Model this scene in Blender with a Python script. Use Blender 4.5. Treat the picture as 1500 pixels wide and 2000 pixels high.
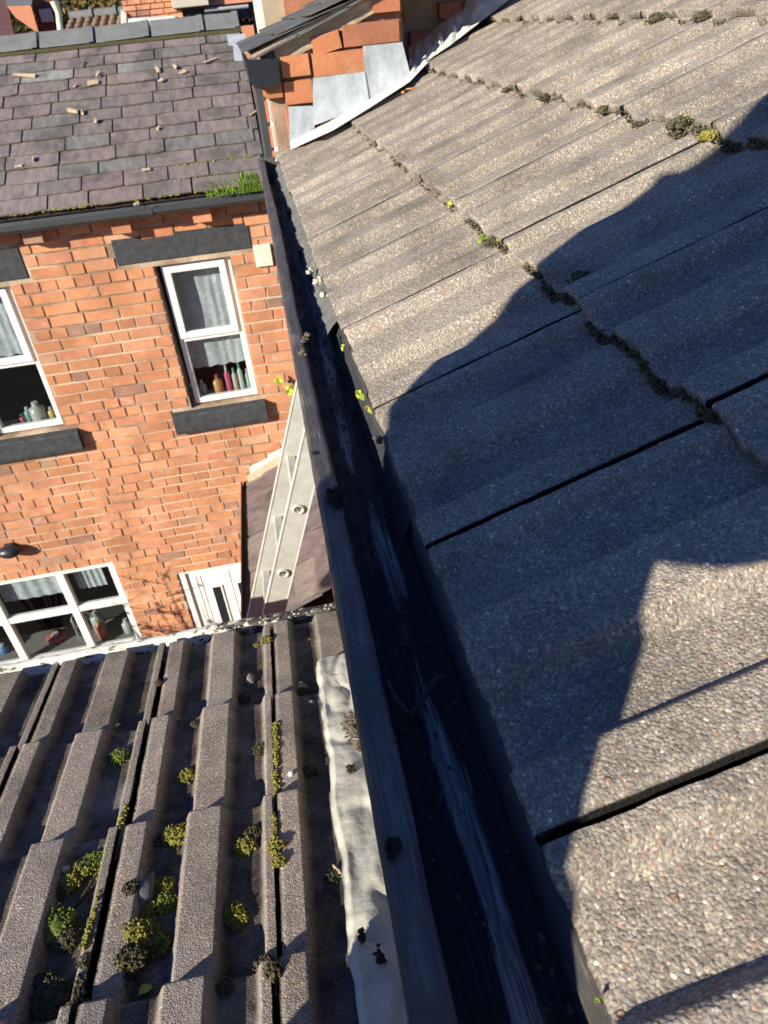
import bpy, bmesh, math, random
from mathutils import Vector, Matrix, noise
random.seed(7)
sc = bpy.context.scene
for o in list(bpy.data.objects): bpy.data.objects.remove(o)
COL = sc.collection
R_ = math.radians

# ------------------------------------------------------------------ camera
CX = Vector((0.98019281, -0.17907587, -0.08458068))      # image right in world
CY = Vector((-0.17174728, -0.55595449, -0.81327577))     # image down
CZ = Vector((0.09861506, 0.81169356, -0.57569839))       # view direction
FPX = 1387.0
cam_d = bpy.data.cameras.new('camera'); cam = bpy.data.objects.new('camera', cam_d); COL.objects.link(cam)
M = Matrix(((CX.x, -CY.x, -CZ.x, 0), (CX.y, -CY.y, -CZ.y, 0), (CX.z, -CY.z, -CZ.z, 0), (0, 0, 0, 1)))
cam.matrix_world = M
cam_d.sensor_fit = 'HORIZONTAL'; cam_d.sensor_width = 36; cam_d.lens = 36 * FPX / 1500
cam_d.clip_start = 0.01; cam_d.clip_end = 3000
cam_d.dof.use_dof = True; cam_d.dof.focus_distance = 0.85; cam_d.dof.aperture_fstop = 20
sc.camera = cam

def ray(px, py):
    d = Vector((px - 750, py - 1000, FPX))
    return CX * d.x + CY * d.y + CZ * d.z
def at_y(px, py, y):
    r = ray(px, py); return r * (y / r.y)
def at_z(px, py, z):
    r = ray(px, py); return r * (z / r.z)
def hit(px, py, n, p0):
    r = ray(px, py); return r * (n.dot(p0) / n.dot(r))

# ------------------------------------------------------------------ world, sun, exposure
SUN_AZ, SUN_EL = R_(55), R_(23)       # direction the light travels: from +Y towards +X
LD = Vector((math.sin(SUN_AZ) * math.cos(SUN_EL), math.cos(SUN_AZ) * math.cos(SUN_EL), -math.sin(SUN_EL)))
w = bpy.data.worlds.new('World'); sc.world = w; w.use_nodes = True
nt = w.node_tree; bg = nt.nodes['Background']
sky = nt.nodes.new('ShaderNodeTexSky'); sky.sky_type = 'NISHITA'; sky.sun_disc = False
sky.ozone_density = 4.0; sky.dust_density = 0.4; sky.air_density = 1.3; sky.sun_elevation = SUN_EL; sky.sun_rotation = SUN_AZ + math.pi
tint = nt.nodes.new('ShaderNodeMix'); tint.data_type = 'RGBA'; tint.blend_type = 'MULTIPLY'; tint.inputs[0].default_value = 1; tint.inputs[7].default_value = (.66, .88, 1.50, 1)
nt.links.new(sky.outputs[0], tint.inputs[6]); nt.links.new(tint.outputs[2], bg.inputs[0]); bg.inputs[1].default_value = 0.05
sd = bpy.data.lights.new('sun', 'SUN'); sd.energy = 5.0; sd.angle = R_(0.5); sd.color = (1.0, 0.93, 0.80)
sun = bpy.data.objects.new('sun', sd); COL.objects.link(sun)
sun.rotation_euler = LD.to_track_quat('-Z', 'Y').to_euler(); sun.location = (-4, -4, 6)
sc.view_settings.view_transform = 'Standard'; sc.view_settings.look = 'None'
sc.view_settings.gamma = 1; sc.view_settings.use_curve_mapping = False
sc.view_settings.exposure = 0.76
sc.render.engine = 'CYCLES'

# ------------------------------------------------------------------ helpers
def tag(o, label=None, cat=None, group=None, kind=None):
    if label: o['label'] = label
    if cat: o['category'] = cat
    if group: o['group'] = group
    if kind: o['kind'] = kind
    return o
def empty(name, loc=(0, 0, 0), label=None, cat=None, group=None, kind=None, parent=None):
    o = bpy.data.objects.new(name, None); COL.objects.link(o); o.location = loc
    o.empty_display_size = 0.1
    if parent: o.parent = parent
    return tag(o, label, cat, group, kind)
def keep(o, parent):
    "parent without moving (parents are unrotated empties or meshes)"
    if parent is not None:
        o.parent = parent
        off = parent.location.copy() if parent.parent is None else Vector((0, 0, 0))   # parts sit at identity in the world
        o.matrix_parent_inverse = Matrix.Translation(-off)
    return o
class MB:
    def __init__(s): s.v = []; s.f = []; s.sm = []
    def add(s, vs, fs, smooth=False):
        n = len(s.v); s.v += [tuple(v) for v in vs]; s.f += [tuple(i + n for i in f) for f in fs]; s.sm += [smooth] * len(fs); return s
    def box(s, a, b, bev=0.0):
        x0, x1 = sorted((a[0], b[0])); y0, y1 = sorted((a[1], b[1])); z0, z1 = sorted((a[2], b[2]))
        return s.obox(Vector(((x0 + x1) / 2, (y0 + y1) / 2, (z0 + z1) / 2)), Vector((1, 0, 0)), Vector((0, 1, 0)), Vector((0, 0, 1)), (x1 - x0) / 2, (y1 - y0) / 2, (z1 - z0) / 2, bev)
    def obox(s, c, X, Y, Z, hx, hy, hz, bev=0.0):
        b = min(bev, hx * .6, hy * .6, hz * .6)
        if b <= 0:
            vs = [c + X * hx * i + Y * hy * j + Z * hz * k for k in (-1, 1) for j in (-1, 1) for i in (-1, 1)]
            return s.add(vs, [(0, 2, 3, 1), (4, 5, 7, 6), (0, 1, 5, 4), (2, 6, 7, 3), (0, 4, 6, 2), (1, 3, 7, 5)])
        vs = []; idx = {}
        for i in (-1, 1):
            for j in (-1, 1):
                for k in (-1, 1):
                    for ax in range(3):
                        h = [hx - b, hy - b, hz - b]; h[ax] += b
                        idx[(i, j, k, ax)] = len(vs)
                        vs.append(c + X * h[0] * i + Y * h[1] * j + Z * h[2] * k)
        fs = []
        def g(i, j, k, a): return idx[(i, j, k, a)]
        for q in (-1, 1):
            f = [g(q, -1, -1, 0), g(q, 1, -1, 0), g(q, 1, 1, 0), g(q, -1, 1, 0)]; fs.append(f if q > 0 else f[::-1])
            f = [g(-1, q, -1, 1), g(-1, q, 1, 1), g(1, q, 1, 1), g(1, q, -1, 1)]; fs.append(f if q > 0 else f[::-1])
            f = [g(-1, -1, q, 2), g(1, -1, q, 2), g(1, 1, q, 2), g(-1, 1, q, 2)]; fs.append(f if q > 0 else f[::-1])
        for p in (-1, 1):
            for q in (-1, 1):
                f = [g(p, q, -1, 0), g(p, q, -1, 1), g(p, q, 1, 1), g(p, q, 1, 0)]; fs.append(f if p * q > 0 else f[::-1])
                f = [g(p, -1, q, 0), g(p, 1, q, 0), g(p, 1, q, 2), g(p, -1, q, 2)]; fs.append(f if p * q > 0 else f[::-1])
                f = [g(-1, p, q, 1), g(-1, p, q, 2), g(1, p, q, 2), g(1, p, q, 1)]; fs.append(f if p * q > 0 else f[::-1])
        for i in (-1, 1):
            for j in (-1, 1):
                for k in (-1, 1):
                    f = [g(i, j, k, 0), g(i, j, k, 1), g(i, j, k, 2)]; fs.append(f if i * j * k > 0 else f[::-1])
        return s.add(vs, fs)
    def quad(s, a, b, c, d): return s.add([a, b, c, d], [(0, 1, 2, 3)])
    def tube(s, pts, rs, n=8, cap=True, smooth=True):
        pts = [Vector(p) for p in pts]
        if not hasattr(rs, '__len__'): rs = [rs] * len(pts)
        vs = []; fs = []; up = Vector((0.13, 0.31, 0.94))
        for i, p in enumerate(pts):
            t = (pts[min(i + 1, len(pts) - 1)] - pts[max(i - 1, 0)]).normalized()
            if abs(t.dot(up)) > .95: up = Vector((1, 0.1, 0))
            a = t.cross(up).normalized(); b = t.cross(a)
            for k in range(n):
                an = 2 * math.pi * k / n
                vs.append(p + (a * math.cos(an) + b * math.sin(an)) * rs[i])
        for i in range(len(pts) - 1):
            for k in range(n):
                fs.append((i * n + k, i * n + (k + 1) % n, (i + 1) * n + (k + 1) % n, (i + 1) * n + k))
        s.add(vs, fs, smooth)
        if cap: s.add(vs[:n], [tuple(range(n))[::-1]]); s.add(vs[-n:], [tuple(range(n))])
        return s
    def prism(s, prof, fn0, fn1, smooth=False, closed=True):
        "extrude a closed 2D profile between two placing functions"
        n = len(prof); a = [fn0(*p) for p in prof]; b = [fn1(*p) for p in prof]
        fs = [(i, (i + 1) % n, n + (i + 1) % n, n + i) for i in range(n if closed else n - 1)]
        s.add(a + b, fs, smooth)
        if closed: s.add(a, [tuple(range(n))[::-1]]); s.add(b, [tuple(range(n))])
        return s
    def grid(s, nu, nv, fn, smooth=True):
        vs = [fn(i / nu, j / nv) for j in range(nv + 1) for i in range(nu + 1)]
        fs = [(j * (nu + 1) + i, j * (nu + 1) + i + 1, (j + 1) * (nu + 1) + i + 1, (j + 1) * (nu + 1) + i) for j in range(nv) for i in range(nu)]
        return s.add(vs, fs, smooth)
    def blob(s, c, r, sq=(1, 1, 1), n=7, amp=.25, fr=2.0, seed=0.0, m=6):
        vs = []; fs = []
        for j in range(m + 1):
            th = math.pi * j / m
            for i in range(n):
                ph = 2 * math.pi * i / n
                d = Vector((math.sin(th) * math.cos(ph), math.sin(th) * math.sin(ph), math.cos(th)))
                k = 1 + amp * noise.noise(d * fr + Vector((seed, seed * 1.7, 0)))*2
                vs.append(Vector(c) + Vector((d.x * sq[0], d.y * sq[1], d.z * sq[2])) * r * k)
        for j in range(m):
            for i in range(n):
                fs.append((j * n + i, (j + 1) * n + i, (j + 1) * n + (i + 1) % n, j * n + (i + 1) % n))
        return s.add(vs, fs, True)
    def mesh(s, name, mat=None):
        me = bpy.data.meshes.new(name); me.from_pydata(s.v, [], s.f)
        me.polygons.foreach_set('use_smooth', s.sm)
        if mat: me.materials.append(mat)
        me.validate(); me.update(); return me
    def build(s, name, mat, parent=None, **k):
        o = bpy.data.objects.new(name, s.mesh(name, mat)); COL.objects.link(o); keep(o, parent); return tag(o, **k)
def inst(name, me, mw, parent=None):
    o = bpy.data.objects.new(name, me); COL.objects.link(o); keep(o, parent); o.matrix_world = mw
    if parent is not None:
        o.matrix_basis = mw
    return o
def frame(X, Y, Z, loc):
    return Matrix(((X[0], Y[0], Z[0], loc[0]), (X[1], Y[1], Z[1], loc[1]), (X[2], Y[2], Z[2], loc[2]), (0, 0, 0, 1)))

# ------------------------------------------------------------------ materials
class G:
    def __init__(s, name):
        s.m = bpy.data.materials.new(name); s.m.use_nodes = True; s.t = s.m.node_tree
        s.b = s.t.nodes['Principled BSDF']; s.co = None
    def n(s, ty, **k):
        x = s.t.nodes.new('ShaderNode' + ty)
        for a, b in k.items(): setattr(x, a, b)
        return x
    def l(s, a, b): s.t.links.new(a, b)
    def coord(s, rnd=True, scale=(1, 1, 1), world=False):
        if world: src = s.n('NewGeometry').outputs['Position']
        else: src = s.n('TexCoord').outputs['Object']
        mp = s.n('Mapping'); s.l(src, mp.inputs[0]); mp.inputs['Scale'].default_value = scale
        if rnd:
            oi = s.n('ObjectInfo'); mu = s.n('Math', operation='MULTIPLY'); mu.inputs[1].default_value = 37.0
            s.l(oi.outputs['Random'], mu.inputs[0]); s.l(mu.outputs[0], mp.inputs['Location'])
        return mp.outputs[0]
    def noise(s, co, scale, detail=4, rough=.55, dist=0):
        x = s.n('TexNoise'); s.l(co, x.inputs['Vector']); x.inputs['Scale'].default_value = scale
        x.inputs['Detail'].default_value = detail; x.inputs['Roughness'].default_value = rough; x.inputs['Distortion'].default_value = dist
        return x.outputs['Fac']
    def vor(s, co, scale, out='Distance', feature='F1', rand=1.0):
        x = s.n('TexVoronoi', feature=feature); s.l(co, x.inputs['Vector']); x.inputs['Scale'].default_value = scale
        x.inputs['Randomness'].default_value = rand
        return x.outputs[out]
    def ramp(s, fac, stops, interp='LINEAR'):
        r = s.n('ValToRGB'); cr = r.color_ramp; cr.interpolation = interp
        while len(cr.elements) < len(stops): cr.elements.new(.5)
        for e, (p, c) in zip(cr.elements, stops):
            e.position = p; e.color = (c if len(c) == 4 else (*c, 1)) if hasattr(c, '__len__') else (c, c, c, 1)
        s.l(fac, r.inputs[0]); return r.outputs[0]
    def mix(s, fac, a, b, mode='MIX'):
        x = s.n('Mix', data_type='RGBA', blend_type=mode)
        for q, v in ((0, fac), (6, a), (7, b)):
            sock = x.inputs[q]
            if hasattr(v, 'is_output'): s.l(v, sock)
            elif hasattr(v, '__len__'): sock.default_value = (*v, 1) if len(v) == 3 else v
            else: sock.default_value = v if q == 0 else (v, v, v, 1)
        return x.outputs[2]
    def math(s, op, a, b=0.0):
        x = s.n('Math', operation=op)
        for i, v in enumerate((a, b)):
            if hasattr(v, 'is_output'): s.l(v, x.inputs[i])
            else: x.inputs[i].default_value = v
        return x.outputs[0]
    def col(s, v):
        if hasattr(v, 'is_output'): s.l(v, s.b.inputs['Base Color'])
        else: s.b.inputs['Base Color'].default_value = (*v, 1)
    def rough(s, v):
        if hasattr(v, 'is_output'): s.l(v, s.b.inputs['Roughness'])
        else: s.b.inputs['Roughness'].default_value = v
    def bump(s, h, dist=.002, strength=1.0, prev=None):
        x = s.n('Bump'); x.inputs['Strength'].default_value = strength; x.inputs['Distance'].default_value = dist
        s.l(h, x.inputs['Height'])
        if prev is not None: s.l(prev, x.inputs['Normal'])
        s.l(x.outputs[0], s.b.inputs['Normal']); return x.outputs[0]
    def rnd(s):
        "a random value per object and per loose island"
        a = s.n('ObjectInfo').outputs['Random']; b = s.n('NewGeometry').outputs['Random Per Island']
        return s.math('FRACT', s.math('ADD', a, b))
    def spec(s, v): s.b.inputs['Specular IOR Level'].default_value = v; return s

def flat(name, c, rough=.6, spec=.5, metal=0, nz=0.0, scale=20, bump=0.0):
    g = G(name); g.rough(rough); g.spec(spec); g.b.inputs['Metallic'].default_value = metal
    co = g.coord()
    if nz:
        f = g.noise(co, scale, 5)
        g.col(g.mix(f, tuple(x * (1 - nz) for x in c), tuple(min(1, x * (1 + nz)) for x in c)))
    else: g.col(c)
    if bump: g.bump(g.noise(co, scale * 3, 5), bump)
    return g.m

def tile_mat(name, lift, moss, dark):
    g = G(name); co = g.coord(); g.spec(.25)
    oi = g.n('ObjectInfo').outputs['Random']
    cell = g.vor(co, 380, 'Color'); sep = g.n('SeparateColor'); g.l(cell, sep.inputs[0])
    peb = g.ramp(sep.outputs[0], [(0, (.145, .130, .115)), (.22, (.215, .190, .160)), (.5, (.180, .160, .140)), (.70, (.275, .240, .195)), (.86, (.190, .175, .165)), (.955, (.230, .155, .120)), (.985, (.42, .39, .34))], 'CONSTANT')
    cell2 = g.vor(co, 700, 'Color'); sep2 = g.n('SeparateColor'); g.l(cell2, sep2.inputs[0])
    big = g.vor(co, 120, 'Color'); sb_ = g.n('SeparateColor'); g.l(big, sb_.inputs[0]); bd = g.vor(co, 120, 'Distance')
    bm_ = g.math('MULTIPLY', g.ramp(sb_.outputs[0], [(.86, 0), (.87, 1)], 'CONSTANT'), g.ramp(bd, [(.30, 1), (.38, 0)]))
    peb = g.mix(g.math('MULTIPLY', bm_, .75), peb, g.ramp(sb_.outputs[1], [(0, (.24, .20, .17)), (.4, (.23, .135, .10)), (.6, (.14, .13, .125)), (.85, (.40, .37, .33))], 'CONSTANT'))
    fine = g.ramp(sep2.outputs[0], [(0, .60), (.5, .92), (.85, 1.12), (.96, 1.45)])
    base = g.mix(1.0, peb, fine, 'MULTIPLY')
    # matrix between the stones
    d1 = g.vor(co, 380, 'Distance')
    mtx = g.ramp(d1, [(.45, 0), (.75, 1)])
    base = g.mix(g.math('MULTIPLY', mtx, .5), base, (.13, .115, .095))
    st = g.noise(co, 7, 5, .6)
    stain = g.ramp(st, [(.3, .62), (.52, 1.0), (.75, 1.2)])
    base = g.mix(1.0, base, stain, 'MULTIPLY')
    per = g.ramp(oi, [(0, .86), (1, 1.12)]); base = g.mix(1.0, base, per, 'MULTIPLY')
    base = g.mix(1.0, base, (lift[0], lift[1], lift[2]), 'MULTIPLY')
    # algae and moss film: on the front edge and in patches
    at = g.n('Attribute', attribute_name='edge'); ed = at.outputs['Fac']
    mn = g.noise(co, 30, 5, .7)
    mask = g.ramp(g.math('ADD', g.math('MULTIPLY', g.math('MINIMUM', ed, 1.0), .42), g.math('MULTIPLY', mn, moss + .18)), [(.60, 0), (.78, 1)])
    mcol = g.ramp(g.noise(co, 90, 3), [(.35, (.030, .027, .018)), (.6, (.070, .062, .036)), (.8, (.12, .105, .05))])
    base = g.mix(g.math('MULTIPLY', mask, .9), base, mcol)
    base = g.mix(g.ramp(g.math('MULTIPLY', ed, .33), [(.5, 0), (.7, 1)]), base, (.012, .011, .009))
    # dirt lying in the pans, darkened further to paint in their shade
    pt = g.n('Attribute', attribute_name='pan').outputs['Fac']
    dm = g.math('MULTIPLY', pt, g.ramp(g.noise(co, 14, 4), [(.3, dark), (.75, dark * .45)]))
    base = g.mix(dm, base, (.020, .019, .018))
    if dark > .5:
        mf = g.math('MULTIPLY', g.ramp(g.noise(co, 9, 4, .6), [(.56, 0), (.70, 1)]), g.ramp(g.noise(co, 160, 4, .7), [(.46, 0), (.56, 1)]))
        base = g.mix(g.math('MULTIPLY', mf, g.ramp(pt, [(.3, .15), (.9, 1)])), base, g.ramp(g.noise(co, 60, 3), [(.4, (.07, .06, .015)), (.6, (.17, .15, .025))]))
        rs_ = g.math('MULTIPLY', g.ramp(g.noise(co, 6, 5, .7), [(.55, 0), (.68, .5)]), 1.0); base = g.mix(rs_, base, (.30, .27, .26))
    g.col(base); g.rough(.88)
    hh = g.math('ADD', g.ramp(d1, [(0, 1), (.35, .85), (.75, 0)]), g.math('MULTIPLY', g.ramp(g.vor(co, 700), [(0, 1), (.7, 0)]), .35))
    hh = g.math('ADD', hh, g.math('MULTIPLY', g.noise(co, 900, 3), .3))
    hh = g.math('ADD', hh, g.math('MULTIPLY', bm_, 1.2)); g.bump(hh, .0006, 1.0)
    return g.m
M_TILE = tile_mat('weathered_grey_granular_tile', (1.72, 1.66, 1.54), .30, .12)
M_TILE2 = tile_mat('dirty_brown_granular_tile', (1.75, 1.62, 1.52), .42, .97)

def brick_mat(name, stops, soot=.35):
    g = G(name); g.spec(.2); g.rough(.9); r = g.rnd(); co = g.coord()
    c = g.ramp(r, stops)
    c = g.mix(1.0, c, g.ramp(g.noise(co, 22, 5, .65), [(.25, .78), (.55, 1.0), (.8, 1.22)]), 'MULTIPLY')
    sp = g.ramp(g.noise(co, 55, 4, .7), [(.66, 0), (.78, 1)])
    c = g.mix(g.math('MULTIPLY', sp, soot), c, (.09, .05, .035))
    ef = g.ramp(g.noise(g.coord(rnd=False, world=True), 7, 7, .75), [(.55, 0), (.66, 1)])
    c = g.mix(g.math('MULTIPLY', ef, .45), c, (.66, .47, .33))
    gs = g.ramp(g.noise(g.coord(rnd=False, world=True), 3.1, 5, .7), [(.42, .80), (.6, 1.08)]); c = g.mix(1.0, c, gs, 'MULTIPLY')
    g.col(c); g.bump(g.noise(co, 130, 5, .65), .0016)
    return g.m
M_BRICK = brick_mat('orange_red_brick', [(0, (.52, .225, .115)), (.15, (.62, .275, .135)), (.4, (.68, .305, .150)), (.6, (.60, .25, .125)), (.8, (.72, .34, .18)), (.94, (.56, .235, .135)), (.975, (.34, .20, .14)), (1, (.70, .38, .22))])
M_BRICK2 = brick_mat('bright_orange_brick', [(0, (.52, .20, .095)), (.35, (.64, .26, .115)), (.7, (.58, .22, .105)), (1, (.45, .19, .11))], .75)
gm0 = G('sandy_mortar'); gm0.spec(.1); gm0.rough(.95); _c = gm0.coord(rnd=False, world=True)
gm0.col(gm0.mix(gm0.ramp(gm0.noise(_c, 2.6, 4, .6), [(.40, 0), (.60, 1)]), (.27, .19, .13), (.60, .47, .34))); gm0.bump(gm0.noise(_c, 60, 5), .003); M_MORTAR = gm0.m
M_MORTAR2 = flat('buff_mortar_fillet', (.42, .33, .22), .95, .1, nz=.3, scale=25, bump=.003)
def slate_mat(name, stops):
    g = G(name); g.spec(.35); r = g.rnd(); co = g.coord()
    c = g.ramp(r, stops, 'CONSTANT')
    c = g.mix(1.0, c, g.ramp(g.noise(co, 9, 5, .65), [(.25, .6), (.5, 1.0), (.78, 1.45)]), 'MULTIPLY')
    wn = g.noise(g.coord(rnd=False, world=True), 4.5, 4, .6)
    c = g.mix(g.math('MULTIPLY', g.ramp(wn, [(.50, 0), (.62, 1)]), .62), c, (.075, .070, .062))
    c = g.mix(g.math('MULTIPLY', g.ramp(g.noise(co, 5, 3, .5), [(.5, 0), (.7, 1)]), .4), c, (.27, .20, .18))
    c = g.mix(g.math('MULTIPLY', g.ramp(g.noise(co, 40, 4, .7), [(.66, 0), (.75, 1)]), .4), c, (.30, .27, .17))
    e = g.n('Attribute', attribute_name='edge').outputs['Fac']
    c = g.mix(g.math('MULTIPLY', e, g.ramp(g.noise(co, 26, 4), [(.45, 0), (.68, .7)])), c, (.15, .13, .06))
    g.col(c); g.rough(g.ramp(g.noise(co, 20, 3), [(.3, .45), (.7, .8)])); g.bump(g.noise(co, 60, 6, .6), .002)
    return g.m
M_SLATE = slate_mat('purple_grey_slate', [(0, (.185, .155, .142)), (.2, (.215, .178, .165)), (.42, (.175, .150, .138)), (.58, (.205, .162, .152)), (.74, (.165, .158, .145)), (.84, (.195, .140, .142)), (.89, (.18, .178, .160)), (.95, (.150, .148, .160)), (.985, (.26, .265, .25))])
M_SLATE3 = slate_mat('plum_grey_slate', [(0, (.165, .125, .125)), (.35, (.19, .140, .142)), (.6, (.155, .125, .122)), (.8, (.23, .19, .165))])
M_SLATE2 = slate_mat('dark_grey_slate', [(0, (.105, .108, .108)), (.4, (.13, .13, .128)), (.75, (.085, .09, .092))])
M_RIDGE = flat('blue_grey_ridge_clay', (.17, .175, .165), .75, .3, nz=.4, scale=9, bump=.003)
M_STONE = flat('dark_painted_stone', (.050, .053, .056), .8, .3, nz=.8, scale=22, bump=.003)
M_SILLTOP = flat('dark_sill_stone', (.075, .078, .078), .8, .3, nz=.5, scale=16, bump=.002)
M_UPVC = flat('white_upvc', (.82, .80, .74), .35, .5, nz=.03)
M_SEAL = flat('grey_rubber_seal', (.06, .06, .06), .6)
M_PLASTIC = flat('black_plastic_gutter', (.050, .055, .058), .45, .5, nz=.35, scale=9)
M_BLACK = flat('black_plastic', (.018, .02, .024), .4, .5, nz=.2)
M_CREAM_LIT = flat('cream_render_lit', (.78, .70, .48), .8, .2, nz=.1)  # brighter copy of the render for the wall turned to the sun
M_CREAM_SHADE = flat('cream_render_shaded', (.42, .34, .23), .9, .1, nz=.2)  # same render, darker: the front wall's shade is put into the colour
M_SOIL = flat('dark_dirt', (.045, .032, .022), .95, .1, nz=.5, scale=60, bump=.003)
M_CRUMB = flat('crumbly_brown_debris', (.16, .125, .085), .95, .1, nz=.6, scale=120, bump=.003)
M_LUMP = flat('pale_mortar_lump', (.50, .46, .36), .95, .1, nz=.3, scale=40, bump=.003)
M_WOODCHIP = flat('bare_wood_splinter', (.48, .37, .25), .8, .2, nz=.25, scale=60)
M_TERRA = flat('orange_brick_chip', (.60, .25, .10), .9, .1, nz=.2)
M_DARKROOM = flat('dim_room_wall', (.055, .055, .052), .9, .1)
M_GREENPLANT = flat('bright_green_leaf', (.20, .30, .03), .55, .3, nz=.3, scale=40)
M_YELLOWLEAF = flat('yellow_green_leaf', (.42, .44, .05), .55, .3, nz=.3, scale=40)
M_GRASS = flat('fresh_grass_blade', (.17, .30, .03), .6, .3, nz=.4, scale=20)

def moss_mat(name, a, b, c):
    g = G(name); g.spec(.1); g.rough(1.0); co = g.coord()
    g.col(g.mix(1.0, g.ramp(g.noise(co, 110, 4, .7), [(.3, a), (.52, b), (.72, c)]), g.ramp(g.noise(co, 420, 3), [(.3, .5), (.65, 1.3)]), 'MULTIPLY'))
    g.bump(g.vor(co, 520), .004, 1.0); g.b.inputs['Sheen Weight'].default_value = .2
    return g.m
M_MOSS = moss_mat('yellow_green_moss', (.08, .065, .012), (.34, .31, .022), (.60, .52, .05))
M_MOSSG = moss_mat('vivid_green_moss', (.05, .07, .008), (.19, .26, .015), (.38, .44, .03))
M_MOSSD = moss_mat('brown_olive_moss', (.035, .028, .010), (.09, .08, .02), (.21, .15, .04))

def lead_mat(name, c, rough=.5, wr=.004, dirt=.4):
    g = G(name); g.spec(.5); co = g.coord()
    k = g.mix(1.0, c, g.ramp(g.noise(co, 13, 5, .6), [(.25, .72), (.6, 1.05), (.8, 1.15)]), 'MULTIPLY')
    k = g.mix(g.math('MULTIPLY', g.ramp(g.noise(g.coord(scale=(1, 1, .35)), 26, 5, .7), [(.56, 0), (.75, 1)]), dirt), k, tuple(x * .45 for x in c))
    g.col(k); g.rough(rough); g.bump(g.noise(co, 32, 4), wr); return g.m
M_LEAD = lead_mat('weathered_lead_sheet', (.40, .43, .45), .55, .004, .45)
M_LEADW = lead_mat('pale_oxidised_lead', (.72, .71, .64), .45, .006, .25)
M_FLASH = lead_mat('cream_flashing_tape', (.56, .53, .43), .55, .0035, .6)

def black_wood():
    g = G('black_bitumen_painted_wood'); co = g.coord(rnd=False, scale=(1, .035, 1)); co1 = g.coord(rnd=False)
    gr = g.noise(co, 420, 5, .65, .6); ch = g.noise(g.coord(rnd=False, scale=(1, .6, 1)), 260, 4, .7)
    worn = g.math('ADD', g.math('MULTIPLY', gr, .55), g.math('MULTIPLY', g.noise(co1, 9, 4, .6), .6))
    g.col(g.mix(g.ramp(worn, [(.60, 0), (.72, 1)]), (.075, .068, .062), (.20, .17, .14)))
    g.rough(g.ramp(g.noise(co1, 55, 4), [(.35, .25), (.65, .5)])); g.spec(.7)
    g.bump(g.math('ADD', g.math('MULTIPLY', gr, 1.0), g.math('MULTIPLY', ch, .5)), .0028, 1.0); return g.m
M_TAR = black_wood()
def gutter_floor():
    g = G('tarred_gutter_bed_with_bare_grain'); co = g.coord(rnd=False, scale=(1, .02, 1)); co1 = g.coord(rnd=False, scale=(1, .25, 1))
    gr = g.noise(co, 330, 6, .7, 1.0)
    a = g.n('Attribute', attribute_name='worn').outputs['Fac']
    m = g.ramp(g.math('ADD', g.math('MULTIPLY', a, .64), g.math('ADD', g.math('MULTIPLY', gr, .75), g.math('MULTIPLY', g.noise(co1, 30, 3), .28))), [(.80, 0), (.90, .75), (1.0, 1)])
    g.col(g.mix(m, (.030, .031, .034), g.ramp(gr, [(.35, (.11, .108, .105)), (.62, (.52, .51, .49))])))
    g.rough(g.ramp(g.noise(co1, 60, 4), [(.3, .28), (.7, .55)])); g.bump(gr, .003, 1.0); return g.m
M_BED = gutter_floor()
def peel(name='peeling_white_paint'):
    g = G(name); co = g.coord(rnd=False)
    a = g.n('Attribute', attribute_name='worn').outputs['Fac']
    n_ = g.math('ADD', g.noise(g.coord(rnd=False, scale=(.5, 1, 1)), 42, 6, .68), g.math('MULTIPLY', a, .22))
    g.col(g.ramp(n_, [(.0, (.74, .73, .68)), (.585, (.68, .65, .55)), (.605, (.16, .13, .09)), (.68, (.03, .028, .026))]))
    g.rough(.6); g.bump(g.ramp(n_, [(.57, 1), (.61, 0)]), .003); return g.m
M_PEEL = peel()
def alu():
    g = G('scuffed_aluminium'); co = g.coord(rnd=False)
    g.b.inputs['Metallic'].default_value = .15; g.spec(.5)
    g.col(g.mix(g.ramp(g.noise(co, 30, 4), [(.35, 0), (.7, 1)]), (.50, .48, .41), (.60, .585, .53))); g.rough(g.ramp(g.noise(co, 14, 3), [(.3, .42), (.7, .6)])); g.bump(g.noise(co, 80, 3), .0006); return g.m
M_ALU = alu()
def glass():
    g = G('window_glass'); t = g.t; out = t.nodes['Material Output']
    tr = g.n('BsdfTransparent'); gl = g.n('BsdfGlossy'); gl.inputs['Roughness'].default_value = .03
    fr = g.n('LayerWeight'); fr.inputs['Blend'].default_value = .5; mx = g.n('MixShader')
    g.l(g.math('ADD', g.math('MULTIPLY', g.math('POWER', fr.outputs[1], 5.0), .8), .05), mx.inputs[0]); g.l(tr.outputs[0], mx.inputs[1]); g.l(gl.outputs[0], mx.inputs[2]); g.l(mx.outputs[0], out.inputs[0])
    tr.inputs['Color'].default_value = (.88, .92, .92, 1)
    return g.m
M_GLASS = glass()
def net():
    g = G('grey_net_curtain'); co = g.coord(); g.rough(.9); g.spec(.1)
    g.col(g.ramp(g.noise(co, 16, 5, .7, 1.5), [(.3, (.36, .36, .37)), (.55, (.52, .52, .53)), (.75, (.78, .78, .79))])); return g.m
M_NET = net()
M_BARK = flat('brown_bark', (.07, .05, .035), .95, .1, nz=.4, scale=14)
M_LEAF = flat('dark_green_foliage', (.060, .075, .020), .7, .2, nz=.6, scale=1.2)
M_LEAF2 = flat('autumn_olive_foliage', (.16, .11, .03), .7, .2, nz=.5, scale=1.2)
M_GROUND = flat('grey_brown_yard_ground', (.11, .095, .075), .95, .1, nz=.4, scale=1.5)
M_PANTILE = flat('brown_lichened_pantile', (.23, .16, .10), .9, .1, nz=.45, scale=12, bump=.004)
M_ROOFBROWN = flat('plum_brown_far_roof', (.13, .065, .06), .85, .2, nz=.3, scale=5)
M_PINKBRICK = flat('pale_orange_far_wall', (.56, .24, .14), .9, .1, nz=.2, scale=10)
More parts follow.
